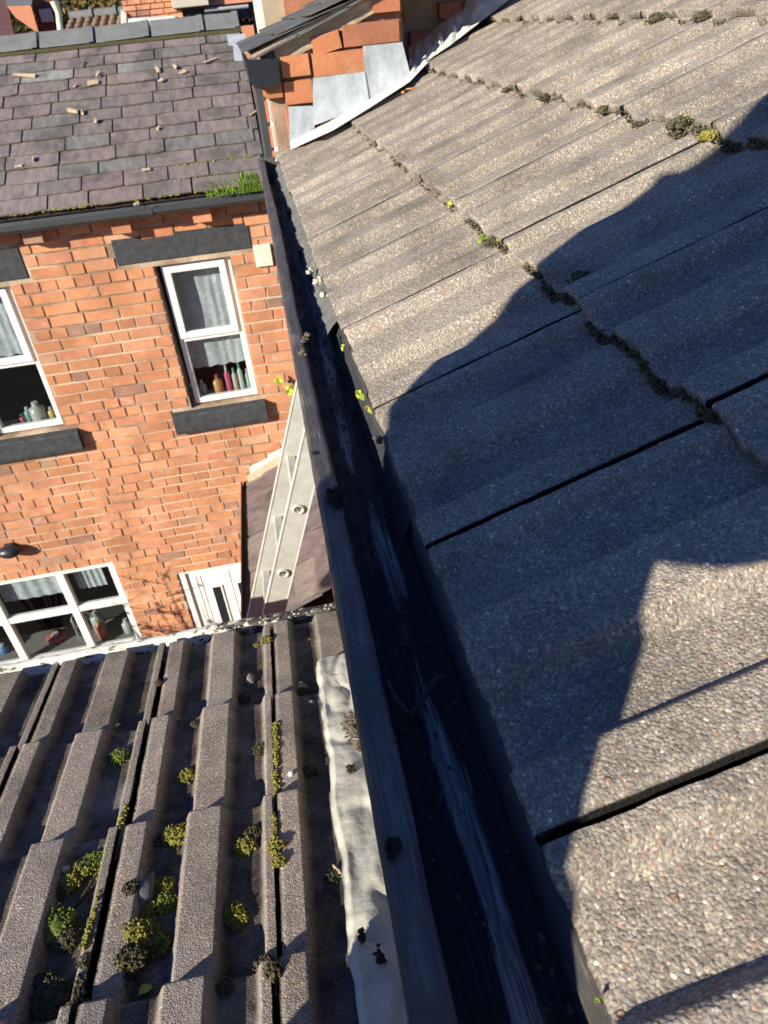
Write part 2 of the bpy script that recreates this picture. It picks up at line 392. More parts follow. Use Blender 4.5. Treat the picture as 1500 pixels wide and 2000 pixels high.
M_BLUEGLASS = flat('reflecting_far_glass', (.38, .42, .55), .2, .5)
M_FELT = flat('grey_torn_roof_felt', (.14, .135, .125), .8, .3, nz=.6, scale=35, bump=.004)
M_LINING = flat('bluish_lead_lining', (.05, .052, .055), .38, .5, nz=.4, scale=30, bump=.002)

# ------------------------------------------------------------------ tile meshes (both roofs use the same double-roll tile)
TW, TL, RISE = .2960, .40, .0185
def sstep(a, b, x):
    t = min(1, max(0, (x - a) / (b - a))); return t * t * (3 - 2 * t)
def prof(u, Rh):
    if u < .10: h = 1 - sstep(.044, .063, u)
    elif u < .165: h = sstep(.112, .131, u)
    elif u < .24: h = 1 - sstep(.190, .209, u)
    else: h = sstep(.264, .279, u)
    return h * Rh
def tile_mesh(name, seed, Rh, mat, gauge, nu=128, nb=150, peb=.0004, RISE=.0185):
    rs = random.Random(seed); sd = seed * 13.7
    vs = []; edge = []; pan = []
    us = [i / nu for i in range(nu + 1)]
    bs = [-1.0, -.55] + [j / nb for j in range(nb + 1)]
    jit = [.0016 * noise.noise(Vector((u * 26, sd, 0))) + .0014 * noise.noise(Vector((u * 80, sd, 3))) for u in us]
    for j, b in enumerate(bs):
        for i, u0 in enumerate(us):
            u = .0018 + u0 * (TW - .0046)
            h = prof(u, Rh)
            p = Vector((u, max(b, 0) * TL, 0))
            if b >= 0:
                y = b * TL
                dd, _ = noise.voronoi(Vector((u * 120, y * 120, sd)))
                k = noise.cell(Vector((math.floor(u * 180), math.floor(y * 180), seed))) * .5 + .5
                c = h + RISE * (1 - y / gauge) + (max(0, .5 - dd[0]) * peb * (2.2 if k > .8 else .7)) + .0010 * noise.noise(Vector((u * 18, y * 18, sd)))
                # rounded front and side arris
                if y < .004: c -= (.004 - y) ** 2 / .008
                ed = min(u, TW - u)
                if ed < .004: c -= (.004 - ed) ** 2 / .006
                c -= .002 * (1 - sstep(.005, .012, u))
                yy = y + (jit[i] if y < .02 else 0) * (1 - min(1, y / .02))
                uu = u + (.0012 * noise.noise(Vector((y * 60, sd, 9 + (u > .15)))) if ed < .003 else 0)
            else:
                c = h + RISE + (-(RISE - .002) if b == -1.0 else -.007); yy = jit[i] * 1.2 + (.0012 if b == -1.0 else -.0004); uu = u
            vs.append((-uu, yy, c))
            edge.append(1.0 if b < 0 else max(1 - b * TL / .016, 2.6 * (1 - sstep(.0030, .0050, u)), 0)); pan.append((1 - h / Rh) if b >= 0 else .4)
    n = nu + 1; fs = []
    for j in range(len(bs) - 1):
        for i in range(nu):
            fs.append((j * n + i, (j + 1) * n + i, (j + 1) * n + i + 1, j * n + i + 1))
    ntop = len(vs)
    # sides
    base = len(vs)
    for i in (0, nu):
        st = len(vs); rows = list(range(2, len(bs), 6))
        if rows[-1] != len(bs) - 1: rows.append(len(bs) - 1)
        for j in rows:
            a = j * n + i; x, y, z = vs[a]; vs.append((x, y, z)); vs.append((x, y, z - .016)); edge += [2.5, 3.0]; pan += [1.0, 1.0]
        for q in range(len(rows) - 1):
            f = (st + q * 2, st + q * 2 + 1, st + q * 2 + 3, st + q * 2 + 2); fs.append(f if i == 0 else f[::-1])
    me = bpy.data.meshes.new(name); me.from_pydata(vs, [], fs)
    me.polygons.foreach_set('use_smooth', [True] * len(fs))
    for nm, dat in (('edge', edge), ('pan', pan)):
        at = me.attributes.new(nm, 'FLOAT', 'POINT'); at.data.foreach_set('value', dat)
    me.materials.append(mat); me.update()
    return me

# ------------------------------------------------------------------ near house: roof, box gutter, wall
TH = R_(21.5)
S1 = Vector((math.cos(TH), 0, math.sin(TH))); N1 = Vector((-math.sin(TH), 0, math.cos(TH))); YV = Vector((0, 1, 0))
O1 = Vector((.1036, 0, -.437))
PH = R_(14)
B2 = Vector((0, -math.cos(PH), math.sin(PH))); N2 = Vector((0, math.sin(PH), math.cos(PH))); XV = Vector((1, 0, 0))
r_ = ray(400, 1500); O2 = r_ * (1.57 / FPX)

near = empty('near_house', (.6, 1.5, -5.95), 'house under the camera with grey concrete tiled roof and black timber box gutter', 'house')
rb = MB()
# underlay deck below the tiles
def P1(s, y, c=0): return O1 + S1 * s + YV * y + N1 * c
rb.prism([(.03, -.055), (2.6, -.055), (2.6, -.034), (.03, -.034)], lambda a, c: P1(a, -1.2, c), lambda a, c: P1(a, 3.6, c))
near_roof = rb.build('roof', M_SOIL, near)
tA = [tile_mesh('roof_tile_mesh', 3 + k, .0185, M_TILE, .34) for k in range(4)]
course_s = [0, .292, .645, .990, 1.335, 1.68]
J0 = .225
for k, s0 in enumerate(course_s):
    for i in range(-4, 12):
        y0 = J0 + .3 * (i) + (0.0 if k % 1 == 0 else 0)
        if y0 > 3.42 or y0 < -.95: continue
        if k >= 4 and i < 2: continue
        if k < 3 and y0 > 3.04: continue
        rr = random.Random(k * 100 + i)
        c = -.0185 + rr.uniform(-.0005, .0005)
        loc = O1 + S1 * (s0 + rr.uniform(-.003, .003)) + YV * (y0 + rr.uniform(-.0015, .0015)) + N1 * c
        a = rr.uniform(-.0025, .0025)
        X = (-YV * math.cos(a) + S1 * math.sin(a)); B = (S1 * math.cos(a) + YV * math.sin(a))
        inst('roof_tile', tA[rr.randrange(4)], frame(X, B, N1, loc), near_roof)

# gutter: outer board (painted, tapering away), bed, back board
gut = MB()
def gx(y): return .0028 + .0084 * y
ZG = -.437
Y0, Y1 = -.6, 3.10
NB = 190
def bed(u, v):
    y = Y0 + (Y1 - Y0) * v
    x = gx(y) + .022 + u * (.115 - gx(y) - .022 + .0)
    z = ZG - .078 + .010 * (2 * abs(u - .45)) ** 2 + .0016 * noise.noise(Vector((x * 120, y * 3, 0)))
    z += .0030 * noise.noise(Vector((x * 70, y * 22, 3))) + (.004 * noise.noise(Vector((x * 45, y * 12, 6))) if y > .7 else 0)
    z += .007 * math.exp(-((u - .5 - .05 * math.sin(y * 3)) / .16) ** 2)
    return (x, y, z)
NB = 420; gut.grid(34, NB, bed)
gutter = gut.build('gutter', M_BED, near, label='black tarred timber box gutter with worn grain along its bed')
at = gutter.data.attributes.new('worn', 'FLOAT', 'POINT')
wv = []
for v in gutter.data.vertices:
    x, y, z = v.co; u = (x - gx(y) - .022) / (.115 - gx(y) - .022)
    cx = .50 + .06 * math.sin(y * 5) ; wv.append(1.0 * math.exp(-((u - cx) / .17) ** 2) * (.35 + 1.1 * max(-.3, noise.noise(Vector((x * 30, y * 4.5, 4))) + .3)))
at.data.foreach_set('value', wv)
def board(name, fx0, fx1, z0, z1, mat, seed, lump=.0012):
    m = MB(); prof_ = []
    W = 7
    def ring(y):
        a, b = fx0(y), fx1(y); q = []
        for i in range(W + 1):
            t = i / W; q.append((a + (b - a) * t, z1 - (.0028 if i in (0, W) else 0)))
        q += [(b, (z0 + z1) / 2), (b, z0), (a, z0), (a, (z0 + z1) / 2)]
        return q
    vs = []; nr = 0; n = None; NN = 240
    for j in range(NN + 1):
        y = Y0 + (Y1 - Y0) * j / NN; q = ring(y); n = len(q)
        for (x, z) in q:
            d = lump * noise.noise(Vector((x * 90, y * 14, z * 60 + seed))) + lump * .7 * noise.noise(Vector((x * 300, y * 45, z * 60 + seed)))
            vs.append((x + d * .8, y, z + d))
    fs = [(j * n + i, j * n + (i + 1) % n, (j + 1) * n + (i + 1) % n, (j + 1) * n + i) for j in range(NN) for i in range(n)]
    fs = [f[::-1] for f in fs]
    m.add(vs, fs, True); m.add(vs[:n], [tuple(range(n))]); m.add(vs[-n:], [tuple(range(n))[::-1]])
    return m.build(name, mat, gutter)
board('outer_board', gx, lambda y: gx(y) + .0235 + .002 * math.sin(y * 4), ZG - .10, ZG, M_TAR, 1, .0016)
board('back_board', lambda y: .104, lambda y: .128, ZG - .10, ZG - .004, M_TAR, 7, .0014)
# bottom plank under the bed and soffit
MB().prism([(0, 0), (1, 0), (1, 1), (0, 1)], lambda a, b: Vector((gx(Y0) + .003 + a * .118, Y0, ZG - .112 + b * .022)), lambda a, b: Vector((gx(Y1) + .003 + a * .10, Y1, ZG - .112 + b * .022))).build('base_board', M_TAR, gutter)
MB().box((gx(Y1) - .004, Y1 - .004, ZG - .10), (.135, Y1 + .014, ZG + .004), .002).build('end_board', M_TAR, gutter)
# lead lining lip under the tile edge with fine ribs
def lip(u, v):
    y = .62 + 1.1 * v; e = .0022 * math.sin(y * 420) * (.6 + .4 * noise.noise(Vector((0, y * 7, 0))))
    x = .092 + .019 * u + .003 * noise.noise(Vector((0, y * 11, 2))); z = ZG - .052 + .050 * u ** .8 + e * (1 - u)
    return (x, y, z)
MB().grid(6, 900, lip).build('lead_lining', M_LINING, gutter)
# torn felt hanging into the far part of the gutter
def felt(u, v):
    y = 1.22 + 1.78 * v
    dp = .030 + .022 * noise.noise(Vector((y * 6, 0, 1))) + .012 * noise.noise(Vector((y * 24, 0, 5)))
    x = .108 - dp * u; z = ZG + .001 - .022 * u - .014 * u * u + .004 * noise.noise(Vector((y * 30, u * 3, 0)))
    return (x + .003 * noise.noise(Vector((y * 50, u * 6, 3))), y, z)
MB().grid(8, 240, felt).build('torn_felt', M_FELT, near, label='torn grey felt hanging from the far eaves into the gutter')
# tar ridges: old brush swirls and a bent seam on the bed
sm = MB()
for (a, b, c_) in [((800, 1400), (850, 1330), (868, 1318)), ((757, 1330), (775, 1370), (800, 1395))]:
    sm.tube([at_z(*a, ZG - .062), at_z(*b, ZG - .058), at_z(*c_, ZG - .058)], [.002, .0035, .002], 6)
sm.build('tar_seam', M_TAR, gutter)
gr_ = MB(); rr = random.Random(41)
for i in range(420):
    y = .12 + 2.9 * rr.random() ** 1.3; u = rr.random(); q = bed(u, (y - Y0) / (Y1 - Y0)); gr_.blob((q[0], y, q[2] + .001), rr.uniform(.0007, .0028), (1.2, 1.5, .6), 5, .4, 3, i, 4)
gr_.build('gutter_grit', M_CRUMB, gutter, kind='stuff')
fk = MB()
for i in range(46):
    y = .3 + 1.6 * rr.random(); u = rr.uniform(.25, .8); q = Vector(bed(u, (y - Y0) / (Y1 - Y0))); a_ = rr.uniform(-.5, .5); d_ = Vector((math.sin(a_), math.cos(a_), 0)) * rr.uniform(.006, .022); w_ = Vector((math.cos(a_), -math.sin(a_), 0)) * rr.uniform(.001, .0035)
    up_ = Vector((0, 0, rr.uniform(.001, .004))); fk.add([q - d_ + up_ * .3, q + w_ + up_, q + d_ + up_ * .4, q - w_ + up_ * .8], [(0, 1, 2, 3)])
fk.build('peeling_flakes', M_LINING, gutter, kind='stuff')
# outer wall below the eaves
nw = MB(); nw.box((.15, -1.2, -5.95), (.35, 3.06, ZG - .10))
near_wall = nw.build('wall', flat('dark_painted_render', (.13, .13, .13), .9, nz=.2), near)  # render painted dark grey
MB().box((.128, Y0, ZG - .17), (.152, 3.05, ZG - .02)).build('fascia', M_TAR, near)

# ------------------------------------------------------------------ the extension below: roof, white gutter, flashing
ext = empty('rear_extension', (-.8, .6, -5.95), 'low lean-to extension with mossy dark ribbed tiles and peeling white gutter', 'extension')
def P2(x, b, c=0):
    "x across, b up the slope (towards the camera) from the far eaves, c above the tiles"
    s_e = 1.874
    base = O2 + B2 * ((-s_e) - O2.dot(B2)); base = Vector((0, base.y, base.z))
    return base + Vector((x, 0, 0)) + B2 * b + N2 * c
db = MB(); db.prism([(.02, -.06), (2.7, -.06), (2.7, -.036), (.02, -.036)], lambda b, c: P2(-2.6, b, c), lambda b, c: P2(.14, b, c))
ext_roof = db.build('roof', M_SOIL, ext)
tB = [tile_mesh('ribbed_tile_mesh', 31 + k, .0235, M_TILE2, .352, 128, 150, .0006, .027) for k in range(4)]
rows2 = [0, .362, .705, 1.065, 1.42, 1.77]
for k, b0 in enumerate(rows2):
    for i in range(-7, 1):
        x0 = -.172 - .305 * (-i) if i < 0 else -.172
        rr = random.Random(k * 77 + i + 900)
        if i == 0: x0 = -.172
        else: x0 = -.172 + .302 * i
        if k >= 3 and i < -4: continue
        a = rr.uniform(-.006, .006)
        X = -XV * math.cos(a) + B2 * math.sin(a); B = B2 * math.cos(a) + XV * math.sin(a)
        inst('roof_tile', tB[rr.randrange(4)], frame(X, B, N2, P2(x0 + rr.uniform(-.003, .003), b0 + rr.uniform(-.004, .004), -.023)), ext_roof)
MB().box((-2.6, -1.2, -5.95), (.14, P2(0, .06).y, P2(0, 0).z - .08)).build('wall', M_BRICK, ext)
# white gutter
eb = P2(0, 0)
def gp(y, z): return (eb.y + y, eb.z + z)
gprof = [(-.04, .0), (-.04, -.055), (-.02, -.075), (.03, -.078), (.048, -.06), (.05, -.012), (.062, -.006), (.066, .006), (.060, .010), (.040, .006), (.036, -.045), (-.028, -.05), (-.030, .0)]
gm = MB(); NX = 300
vs = []
for j in range(NX + 1):
    x = -2.7 + 2.83 * j / NX
    for (a, b) in gprof:
        y, z = gp(a, b); d = .0016 * noise.noise(Vector((x * 34, a * 60, b * 60))) + .003 * noise.noise(Vector((x * 5, 0, 0)))
        if a > .035 and b > -.02: d += .0035 * max(0, noise.noise(Vector((x * 60, 1, 2)))) * (1 if x > -.35 else .4)
        vs.append((x, y + d, z + d))
n = len(gprof)
gm.add(vs, [(j * n + i, j * n + (i + 1) % n, (j + 1) * n + (i + 1) % n, (j + 1) * n + i) for j in range(NX) for i in range(n)], True)
wg = gm.build('gutter', M_PEEL, ext, label='old white gutter with peeling paint along the far eaves')
at = wg.data.attributes.new('worn', 'FLOAT', 'POINT')
at.data.foreach_set('value', [.9 * sstep(-.5, -.1, v.co.x) + (.35 if v.co.y < eb.y + .03 else 0) * sstep(-.75, -.4, v.co.x) for v in wg.data.vertices])
# crust of lichen on the gutter's right end
lc = MB()
for i in range(70):
    x = -.42 + .46 * random.random() ** .7; y = eb.y + .028 + random.random() * .034
    lc.blob((x, y, eb.z + .008 + random.uniform(-.004, .003)), random.uniform(.0015, .0045), (1.3, 1, .5), 6, .3, 3, i, 4)
lc.build('lichen_crust', M_LUMP, wg, kind='stuff')
dk = MB()
for i in range(260):
    x = -.62 + .70 * random.random(); dk.blob((x, eb.y - .022 + random.random() * .05, eb.z - .022 + random.uniform(-.012, .012)), random.uniform(.003, .009), (1.2, 1, .7), 6, .4, 3, i, 4)
dk.build('gutter_dirt', M_SOIL, wg, kind='stuff')
# flashing strip against the wall, laid over the tiles
def fl(u, v):
    b = .245 + 1.75 * v
    wob = .007 * noise.noise(Vector((b * 7, 0, 4))) + .004 * noise.noise(Vector((b * 26, 0, 7)))
    x = (-.060 + wob) + u * .20
    c = .037 + .004 * noise.noise(Vector((x * 30, b * 9, 1))) + .0014 * noise.noise(Vector((x * 60, b * 40, 8))) - .006 * max(0, .12 - abs(noise.noise(Vector((x * 9, b * 5, 3))))) / .12
    c += .0035 * math.sin(b * 24 + x * 30) * (1 - v) * noise.noise(Vector((b * 3, 0, 0)))
    if u < .04: c -= .012
    c += max(0, u - .55) * .16
    if v == 0: c -= .012
    return P2(x, b + (.012 * noise.noise(Vector((x * 40, 2, 0))) if v < .01 else 0), c)
MB().grid(40, 260, fl).build('lead_flashing', M_FLASH, ext, label='creased cream flashing strip laid over the tiles against the wall')

# ------------------------------------------------------------------ far brick house
D = 5.24
def W(x, z, y=D): return Vector((x, y, z))
house = empty('brick_house', (-1.2, 5.4, -5.95), 'orange brick terraced house with white windows across the yard', 'house')
# window/door openings (x0,x1,z0,z1)
OP = [(-.79, -.26, -2.42, -1.32), (-2.30, -1.76, -2.42, -1.32), (-3.55, -1.80, -4.78, -3.745), (-1.30, -.42, -5.95, -3.965)]
LIN = [(-1.03, -.09, -1.285, -1.105), (-2.55, -1.61, -1.285, -1.075)]
SIL = [(-.945, -.22, -2.60, -2.435), (-2.46, -1.665, -2.60, -2.435)]
holes = OP[:]
XL, XR, ZB, ZT = -4.4, .26, -5.95, -.86
xs = sorted({XL, XR, *[v for o in OP for v in o[:2]]}); zs = sorted({ZB, ZT, *[v for o in OP for v in o[2:]]})
wl = MB()
for i in range(len(xs) - 1):
    for j in range(len(zs) - 1):
        cx, cz = (xs[i] + xs[i + 1]) / 2, (zs[j] + zs[j + 1]) / 2
        if any(o[0] < cx < o[1] and o[2] < cz < o[3] for o in OP): continue
        wl.add([(xs[i], D + .006, zs[j]), (xs[i + 1], D + .006, zs[j]), (xs[i + 1], D + .006, zs[j + 1]), (xs[i], D + .006, zs[j + 1])], [(0, 1, 2, 3)])
for o in OP:   # reveals
    for a, b in (((o[0], o[2]), (o[0], o[3])), ((o[0], o[3]), (o[1], o[3])), ((o[1], o[3]), (o[1], o[2])), ((o[1], o[2]), (o[0], o[2]))):
        wl.quad((a[0], D + .006, a[1]), (a[0], D + .20, a[1]), (b[0], D + .20, b[1]), (b[0], D + .006, b[1]))
h_wall = wl.build('wall', M_MORTAR, house)
brick_meshes = []
for k in range(5):
    m = MB(); q = random.Random(k)
    m.obox(Vector((0, 0, 0)), XV, YV, Vector((0, 0, 1)), .5, .5, .5, 0)
    me = bpy.data.meshes.new('brick_mesh')
    # unit brick whose front face (-Y) is chamfered and a little uneven
    ch = .035; vv = []
    for (x, z) in ((-.5, -.5), (.5, -.5), (.5, .5), (-.5, .5)):
        vv.append((x, .5, z))
    for (x, z) in ((-.5, -.5), (.5, -.5), (.5, .5), (-.5, .5)):
        vv.append((x, -.15, z))
    for (x, z) in ((-.5, -.5), (.5, -.5), (.5, .5), (-.5, .5)):
        vv.append((x * (1 - ch * .7) + q.uniform(-.008, .008), -.5 + q.uniform(-.06, .06), z * (1 - ch * 2.4) + q.uniform(-.015, .015)))
    ff = [(8, 9, 10, 11)]
    for i in range(4):
        j = (i + 1) % 4; ff += [(4 + i, 4 + j, 8 + j, 8 + i), (i, j, 4 + j, 4 + i)]
    me.from_pydata(vv, [], ff); me.materials.append(M_BRICK); me.update(); brick_meshes.append(me)
CH = .0842
def lay_bricks(x0, x1, zt, zb, block, put, seed=1, length=.236, rows_hdr=4, joint=.011):
    rr = random.Random(seed); row = 0; z = zt
    while z > zb:
        cz = z - CH / 2
        header = (row % rows_hdr == rows_hdr - 1) and rr.random() < .7
        x = x0 - rr.uniform(0, .2) if not header else x0 - rr.uniform(0, .1)
        while x < x1:
            L = (length * .5 if header else length) * rr.uniform(.94, 1.05)
            if rr.random() < .13: L = length * .5
            a, b = x, x + L - joint
            segs = [(max(a, x0), min(b, x1))]
            for (p, q, r, s) in block:
                if r < cz < s:
                    ns = []
                    for (m_, n_) in segs:
                        if n_ <= p or m_ >= q: ns.append((m_, n_)); continue
                        if m_ < p - .03: ns.append((m_, p - .006))
                        if n_ > q + .03: ns.append((q + .006, n_))
                    segs = ns
            for (m_, n_) in segs:
                if n_ - m_ > .028: put((m_ + n_) / 2, cz + rr.uniform(-.001, .001), n_ - m_, CH - joint - rr.uniform(0, .002), rr)
            x += L
        z -= CH; row += 1
cand = []
lay_bricks(-3.3, .22, -1.055, -4.95, OP + LIN + SIL, lambda x, z, w_, h_, rr: cand.append((x, z, w_, h_, rr.random(), rr.randrange(5), rr.uniform(-.003, .0035))))
def inview(x, z, y=D, m=60):
    p = Vector((x, y, z)); zc = p.dot(CZ)
    u = p.dot(CX) / zc * FPX + 750; v = p.dot(CY) / zc * FPX + 1000
    return -m < u < 700 and -m < v < 1400, zc, u, v
vis = []; rest = []
for c in cand:
    ok, zc, u, v = inview(c[0], c[1])
    # occluded by the gutter board or the extension roof
    if ok and u < 575 + (v - 400) * .2 and v < 1345 - u * .19: vis.append((zc, c))
    elif ok: rest.append(c)
vis.sort(key=lambda t: t[0])
def brick_obj(c, parent, y=D):
    x, z, w_, h_, r, k, dy = c
    return inst('brick', brick_meshes[k], Matrix.Translation((x, y + .0215 + dy * .5, z)) @ Matrix.Rotation((r - .5) * .005, 4, 'Y') @ Matrix.Diagonal((w_, .045, h_, 1)), parent)
for zc, c in vis[:298]: brick_obj(c, h_wall)
rest += [c for zc, c in vis[298:]]
sb = MB()
for (x, z, w_, h_, r, k, dy) in rest:
    me = brick_meshes[k]; sb.add([(x + v.co.x * w_, D + .0215 + dy * .5 + v.co.y * .045, z + v.co.z * h_) for v in me.vertices], [tuple(p.vertices) for p in me.polygons])
sb.build('lower_brickwork', M_BRICK, h_wall, kind='stuff')
# corbel course under the gutter
cb = MB(); rr = random.Random(5); x = -3.2
while x < .2:
    L = rr.uniform(.2, .26)
    o = inst('corbel_brick', brick_meshes[rr.randrange(5)], Matrix.Translation((x + L / 2, D + .014, -1.013)) @ Matrix.Diagonal((L - .010, .06, .070, 1)), h_wall)
    x += L
for (px, py) in [(66, 462), (238, 443), (395, 421), (-110, 480)]:
    p = at_y(px, py, D - .05)
    o = inst('corbel_brick', brick_meshes[1], Matrix.Translation((p.x, D - .03, p.z + .01)) @ Matrix.Diagonal((.125, .13, .095, 1)), h_wall)
    o.data = brick_meshes[1]
# lintels and sills
for i, (a, b, c, d) in enumerate(LIN):
    lm = MB(); lm.box((a + .006, D - .002, c), (b - .006, D + .10, d - .004), .006); lm.build('lintel', M_STONE, house)
for (a, b, c, d) in SIL:
    s_ = MB()
    s_.prism([(D - .062, c + .03), (D - .060, d - .018), (D - .052, d - .006), (D + .06, d + .012), (D + .06, c), (D - .055, c)], lambda y, z: Vector((a, y, z)), lambda y, z: Vector((b, y, z)))
    s_.build('window_sill', M_STONE, house)
def frame_ring(m, x0, x1, z0, z1, t, y0, y1, bev=.004):
    m.box((x0, y0, z0), (x0 + t, y1, z1), bev); m.box((x1 - t, y0, z0), (x1, y1, z1), bev)
    m.box((x0 + t - .001, y0 + .001, z0), (x1 - t + .001, y1, z0 + t), bev); m.box((x0 + t - .001, y0 + .001, z1 - t), (x1 - t + .001, y1, z1), bev)
def window(o, split, seed):
    x0, x1, z0, z1 = o
    fm = MB(); frame_ring(fm, x0 + .035, x1 - .004, z0 + .012, z1 - .004, .042, D + .055, D + .11)
    zm = z0 + (z1 - z0) * split
    fm.box((x0 + .07, D + .052, zm - .02), (x1 - .04, D + .105, zm + .02), .004)
    wf = fm.build('window', M_UPVC, house)
    sm_ = MB(); frame_ring(sm_, x0 + .052, x1 - .045, zm + .008, z1 - .022, .048, D + .036, D + .07); sm_.build('sash', M_UPVC, wf)
    for (a, b) in ((zm + .05, z1 - .06), (z0 + .045, zm - .015)):
        MB().box((x0 + .085, D + .074, a), (x1 - .082 + (.035 if b < zm else 0), D + .078, b)).build('pane', M_GLASS, wf)
    # bead shadow gap, then the net curtain and dim room behind
    room = MB(); X0, X1, Z0_, Z1_ = x0 - .25, x1 + .25, z0 - .05, z1 + .1
    for q in (((X0, D + .75, Z0_), (X1, D + .75, Z0_), (X1, D + .75, Z1_), (X0, D + .75, Z1_)), ((X0, D + .2, Z0_), (X0, D + .75, Z0_), (X0, D + .75, Z1_), (X0, D + .2, Z1_)), ((X1, D + .75, Z0_), (X1, D + .2, Z0_), (X1, D + .2, Z1_), (X1, D + .75, Z1_)), ((X0, D + .2, Z1_), (X0, D + .75, Z1_), (X1, D + .75, Z1_), (X1, D + .2, Z1_)), ((X0, D + .75, Z0_), (X0, D + .2, Z0_), (X1, D + .2, Z0_), (X1, D + .75, Z0_))):
        room.quad(*q)
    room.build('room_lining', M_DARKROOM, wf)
    MB().box((x0 + .01, D + .11, z0 - .01), (x1 - .01, D + .26, z0 + .022)).build('inner_sill', M_UPVC, wf)
    return wf, zm
wA, zmA = window(OP[0], .49, 1)
wB, zmB = window(OP[1], .49, 2)
def curtain(x0, x1, z0, z1, wf, y=D + .14):
    MB().grid(60, 12, lambda u, v: (x0 + (x1 - x0) * u, y + .003 * math.sin(u * 30 + 3 * math.sin(u * 9)) + .004 * math.sin(v * 9 + u * 20), z0 + (z1 - z0) * v + .006 * math.sin(u * 30) * (1 - v))).build('net_curtain', M_NET, wf)
curtain(-.76, -.28, zmA - .27, -1.33, wA); curtain(-2.28, -1.78, zmB + .04, -1.33, wB)
# kitchen window: four columns, two rows
x0, x1, z0, z1 = OP[2]
km = MB(); frame_ring(km, x0, x1 - .004, z0, z1 - .004, .055, D + .03, D + .10)
for xm in (-2.28, -2.90): km.box((xm - .035, D + .032, z0 + .05), (xm + .035, D + .10, z1 - .05), .004)
zt = z0 + (z1 - z0) * .535
for (a, b) in ((-3.5, -2.93), (-2.87, -2.31), (-2.25, -1.855)): km.box((a - .006, D + .036, zt - .032), (b + .006, D + .096, zt + .032), .004)
kw = km.build('window', M_UPVC, house, label='large white kitchen window of six panes at ground level')
for (a, b) in ((-3.49, -2.94), (-2.86, -2.32), (-2.24, -1.86)):
    for (c, d) in ((z0 + .058, zt - .034), (zt + .034, z1 - .062)):
        MB().box((a, D + .066, c), (b, D + .070, d)).build('pane', M_GLASS, kw)
room = MB()
X0, X1, Z0_, Z1_ = x0 - .3, x1 + .3, z0 - .1, z1 + .2
for q in (((X0, D + 1.2, Z0_), (X1, D + 1.2, Z0_), (X1, D + 1.2, Z1_), (X0, D + 1.2, Z1_)), ((X0, D + .2, Z0_), (X0, D + 1.2, Z0_), (X0, D + 1.2, Z1_), (X0, D + .2, Z1_)), ((X1, D + 1.2, Z0_), (X1, D + .2, Z0_), (X1, D + .2, Z1_), (X1, D + 1.2, Z1_)), ((X0, D + .2, Z1_), (X0, D + 1.2, Z1_), (X1, D + 1.2, Z1_), (X1, D + .2, Z1_)), ((X0, D + 1.2, Z0_), (X0, D + .2, Z0_), (X1, D + .2, Z0_), (X1, D + 1.2, Z0_))): room.quad(*q)
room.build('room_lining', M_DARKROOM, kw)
MB().box((x0 + .01, D + .11, z0 - .01), (x1 - .01, D + .45, z0 + .03)).build('inner_sill', flat('grey_worktop', (.25, .22, .19), .4), kw)
for (a, b) in ((-2.86, -2.34), (-2.2, -1.95)):
    MB().grid(30, 6, lambda u, v: (a + (b - a) * u, D + .12 + .006 * math.sin(u * 30), z1 - .32 + .30 * v)).build('half_curtain', M_NET, kw)
# door
x0, x1, z0, z1 = OP[3]
dm = MB(); frame_ring(dm, x0 + .004, x1, z0, z1 - .004, .06, D + .015, D + .09)
door = dm.build('door', M_UPVC, house, label='white panelled back door with two narrow dark glazed strips')
dl = MB(); dl.box((x0 + .064, D + .035, z0 + .02), (x1 - .06, D + .075, z1 - .066), .003)
for xm in (-1.16, -1.12, -.86): dl.box((xm - .004, D + .030, z0 + .1), (xm + .004, D + .036, z1 - .12))
dl.build('door_leaf', M_UPVC, door)
for (a, b) in ((-1.035, -.96), (-.80, -.73)):
    g_ = MB(); frame_ring(g_, a - .016, b + .016, -5.05, -4.235, .016, D + .024, D + .036, .003); g_.build('glazing_bead', M_UPVC, door)
    MB().box((a, D + .028, -5.03), (b, D + .0345, -4.25)).build('pane', M_BLACK, door)
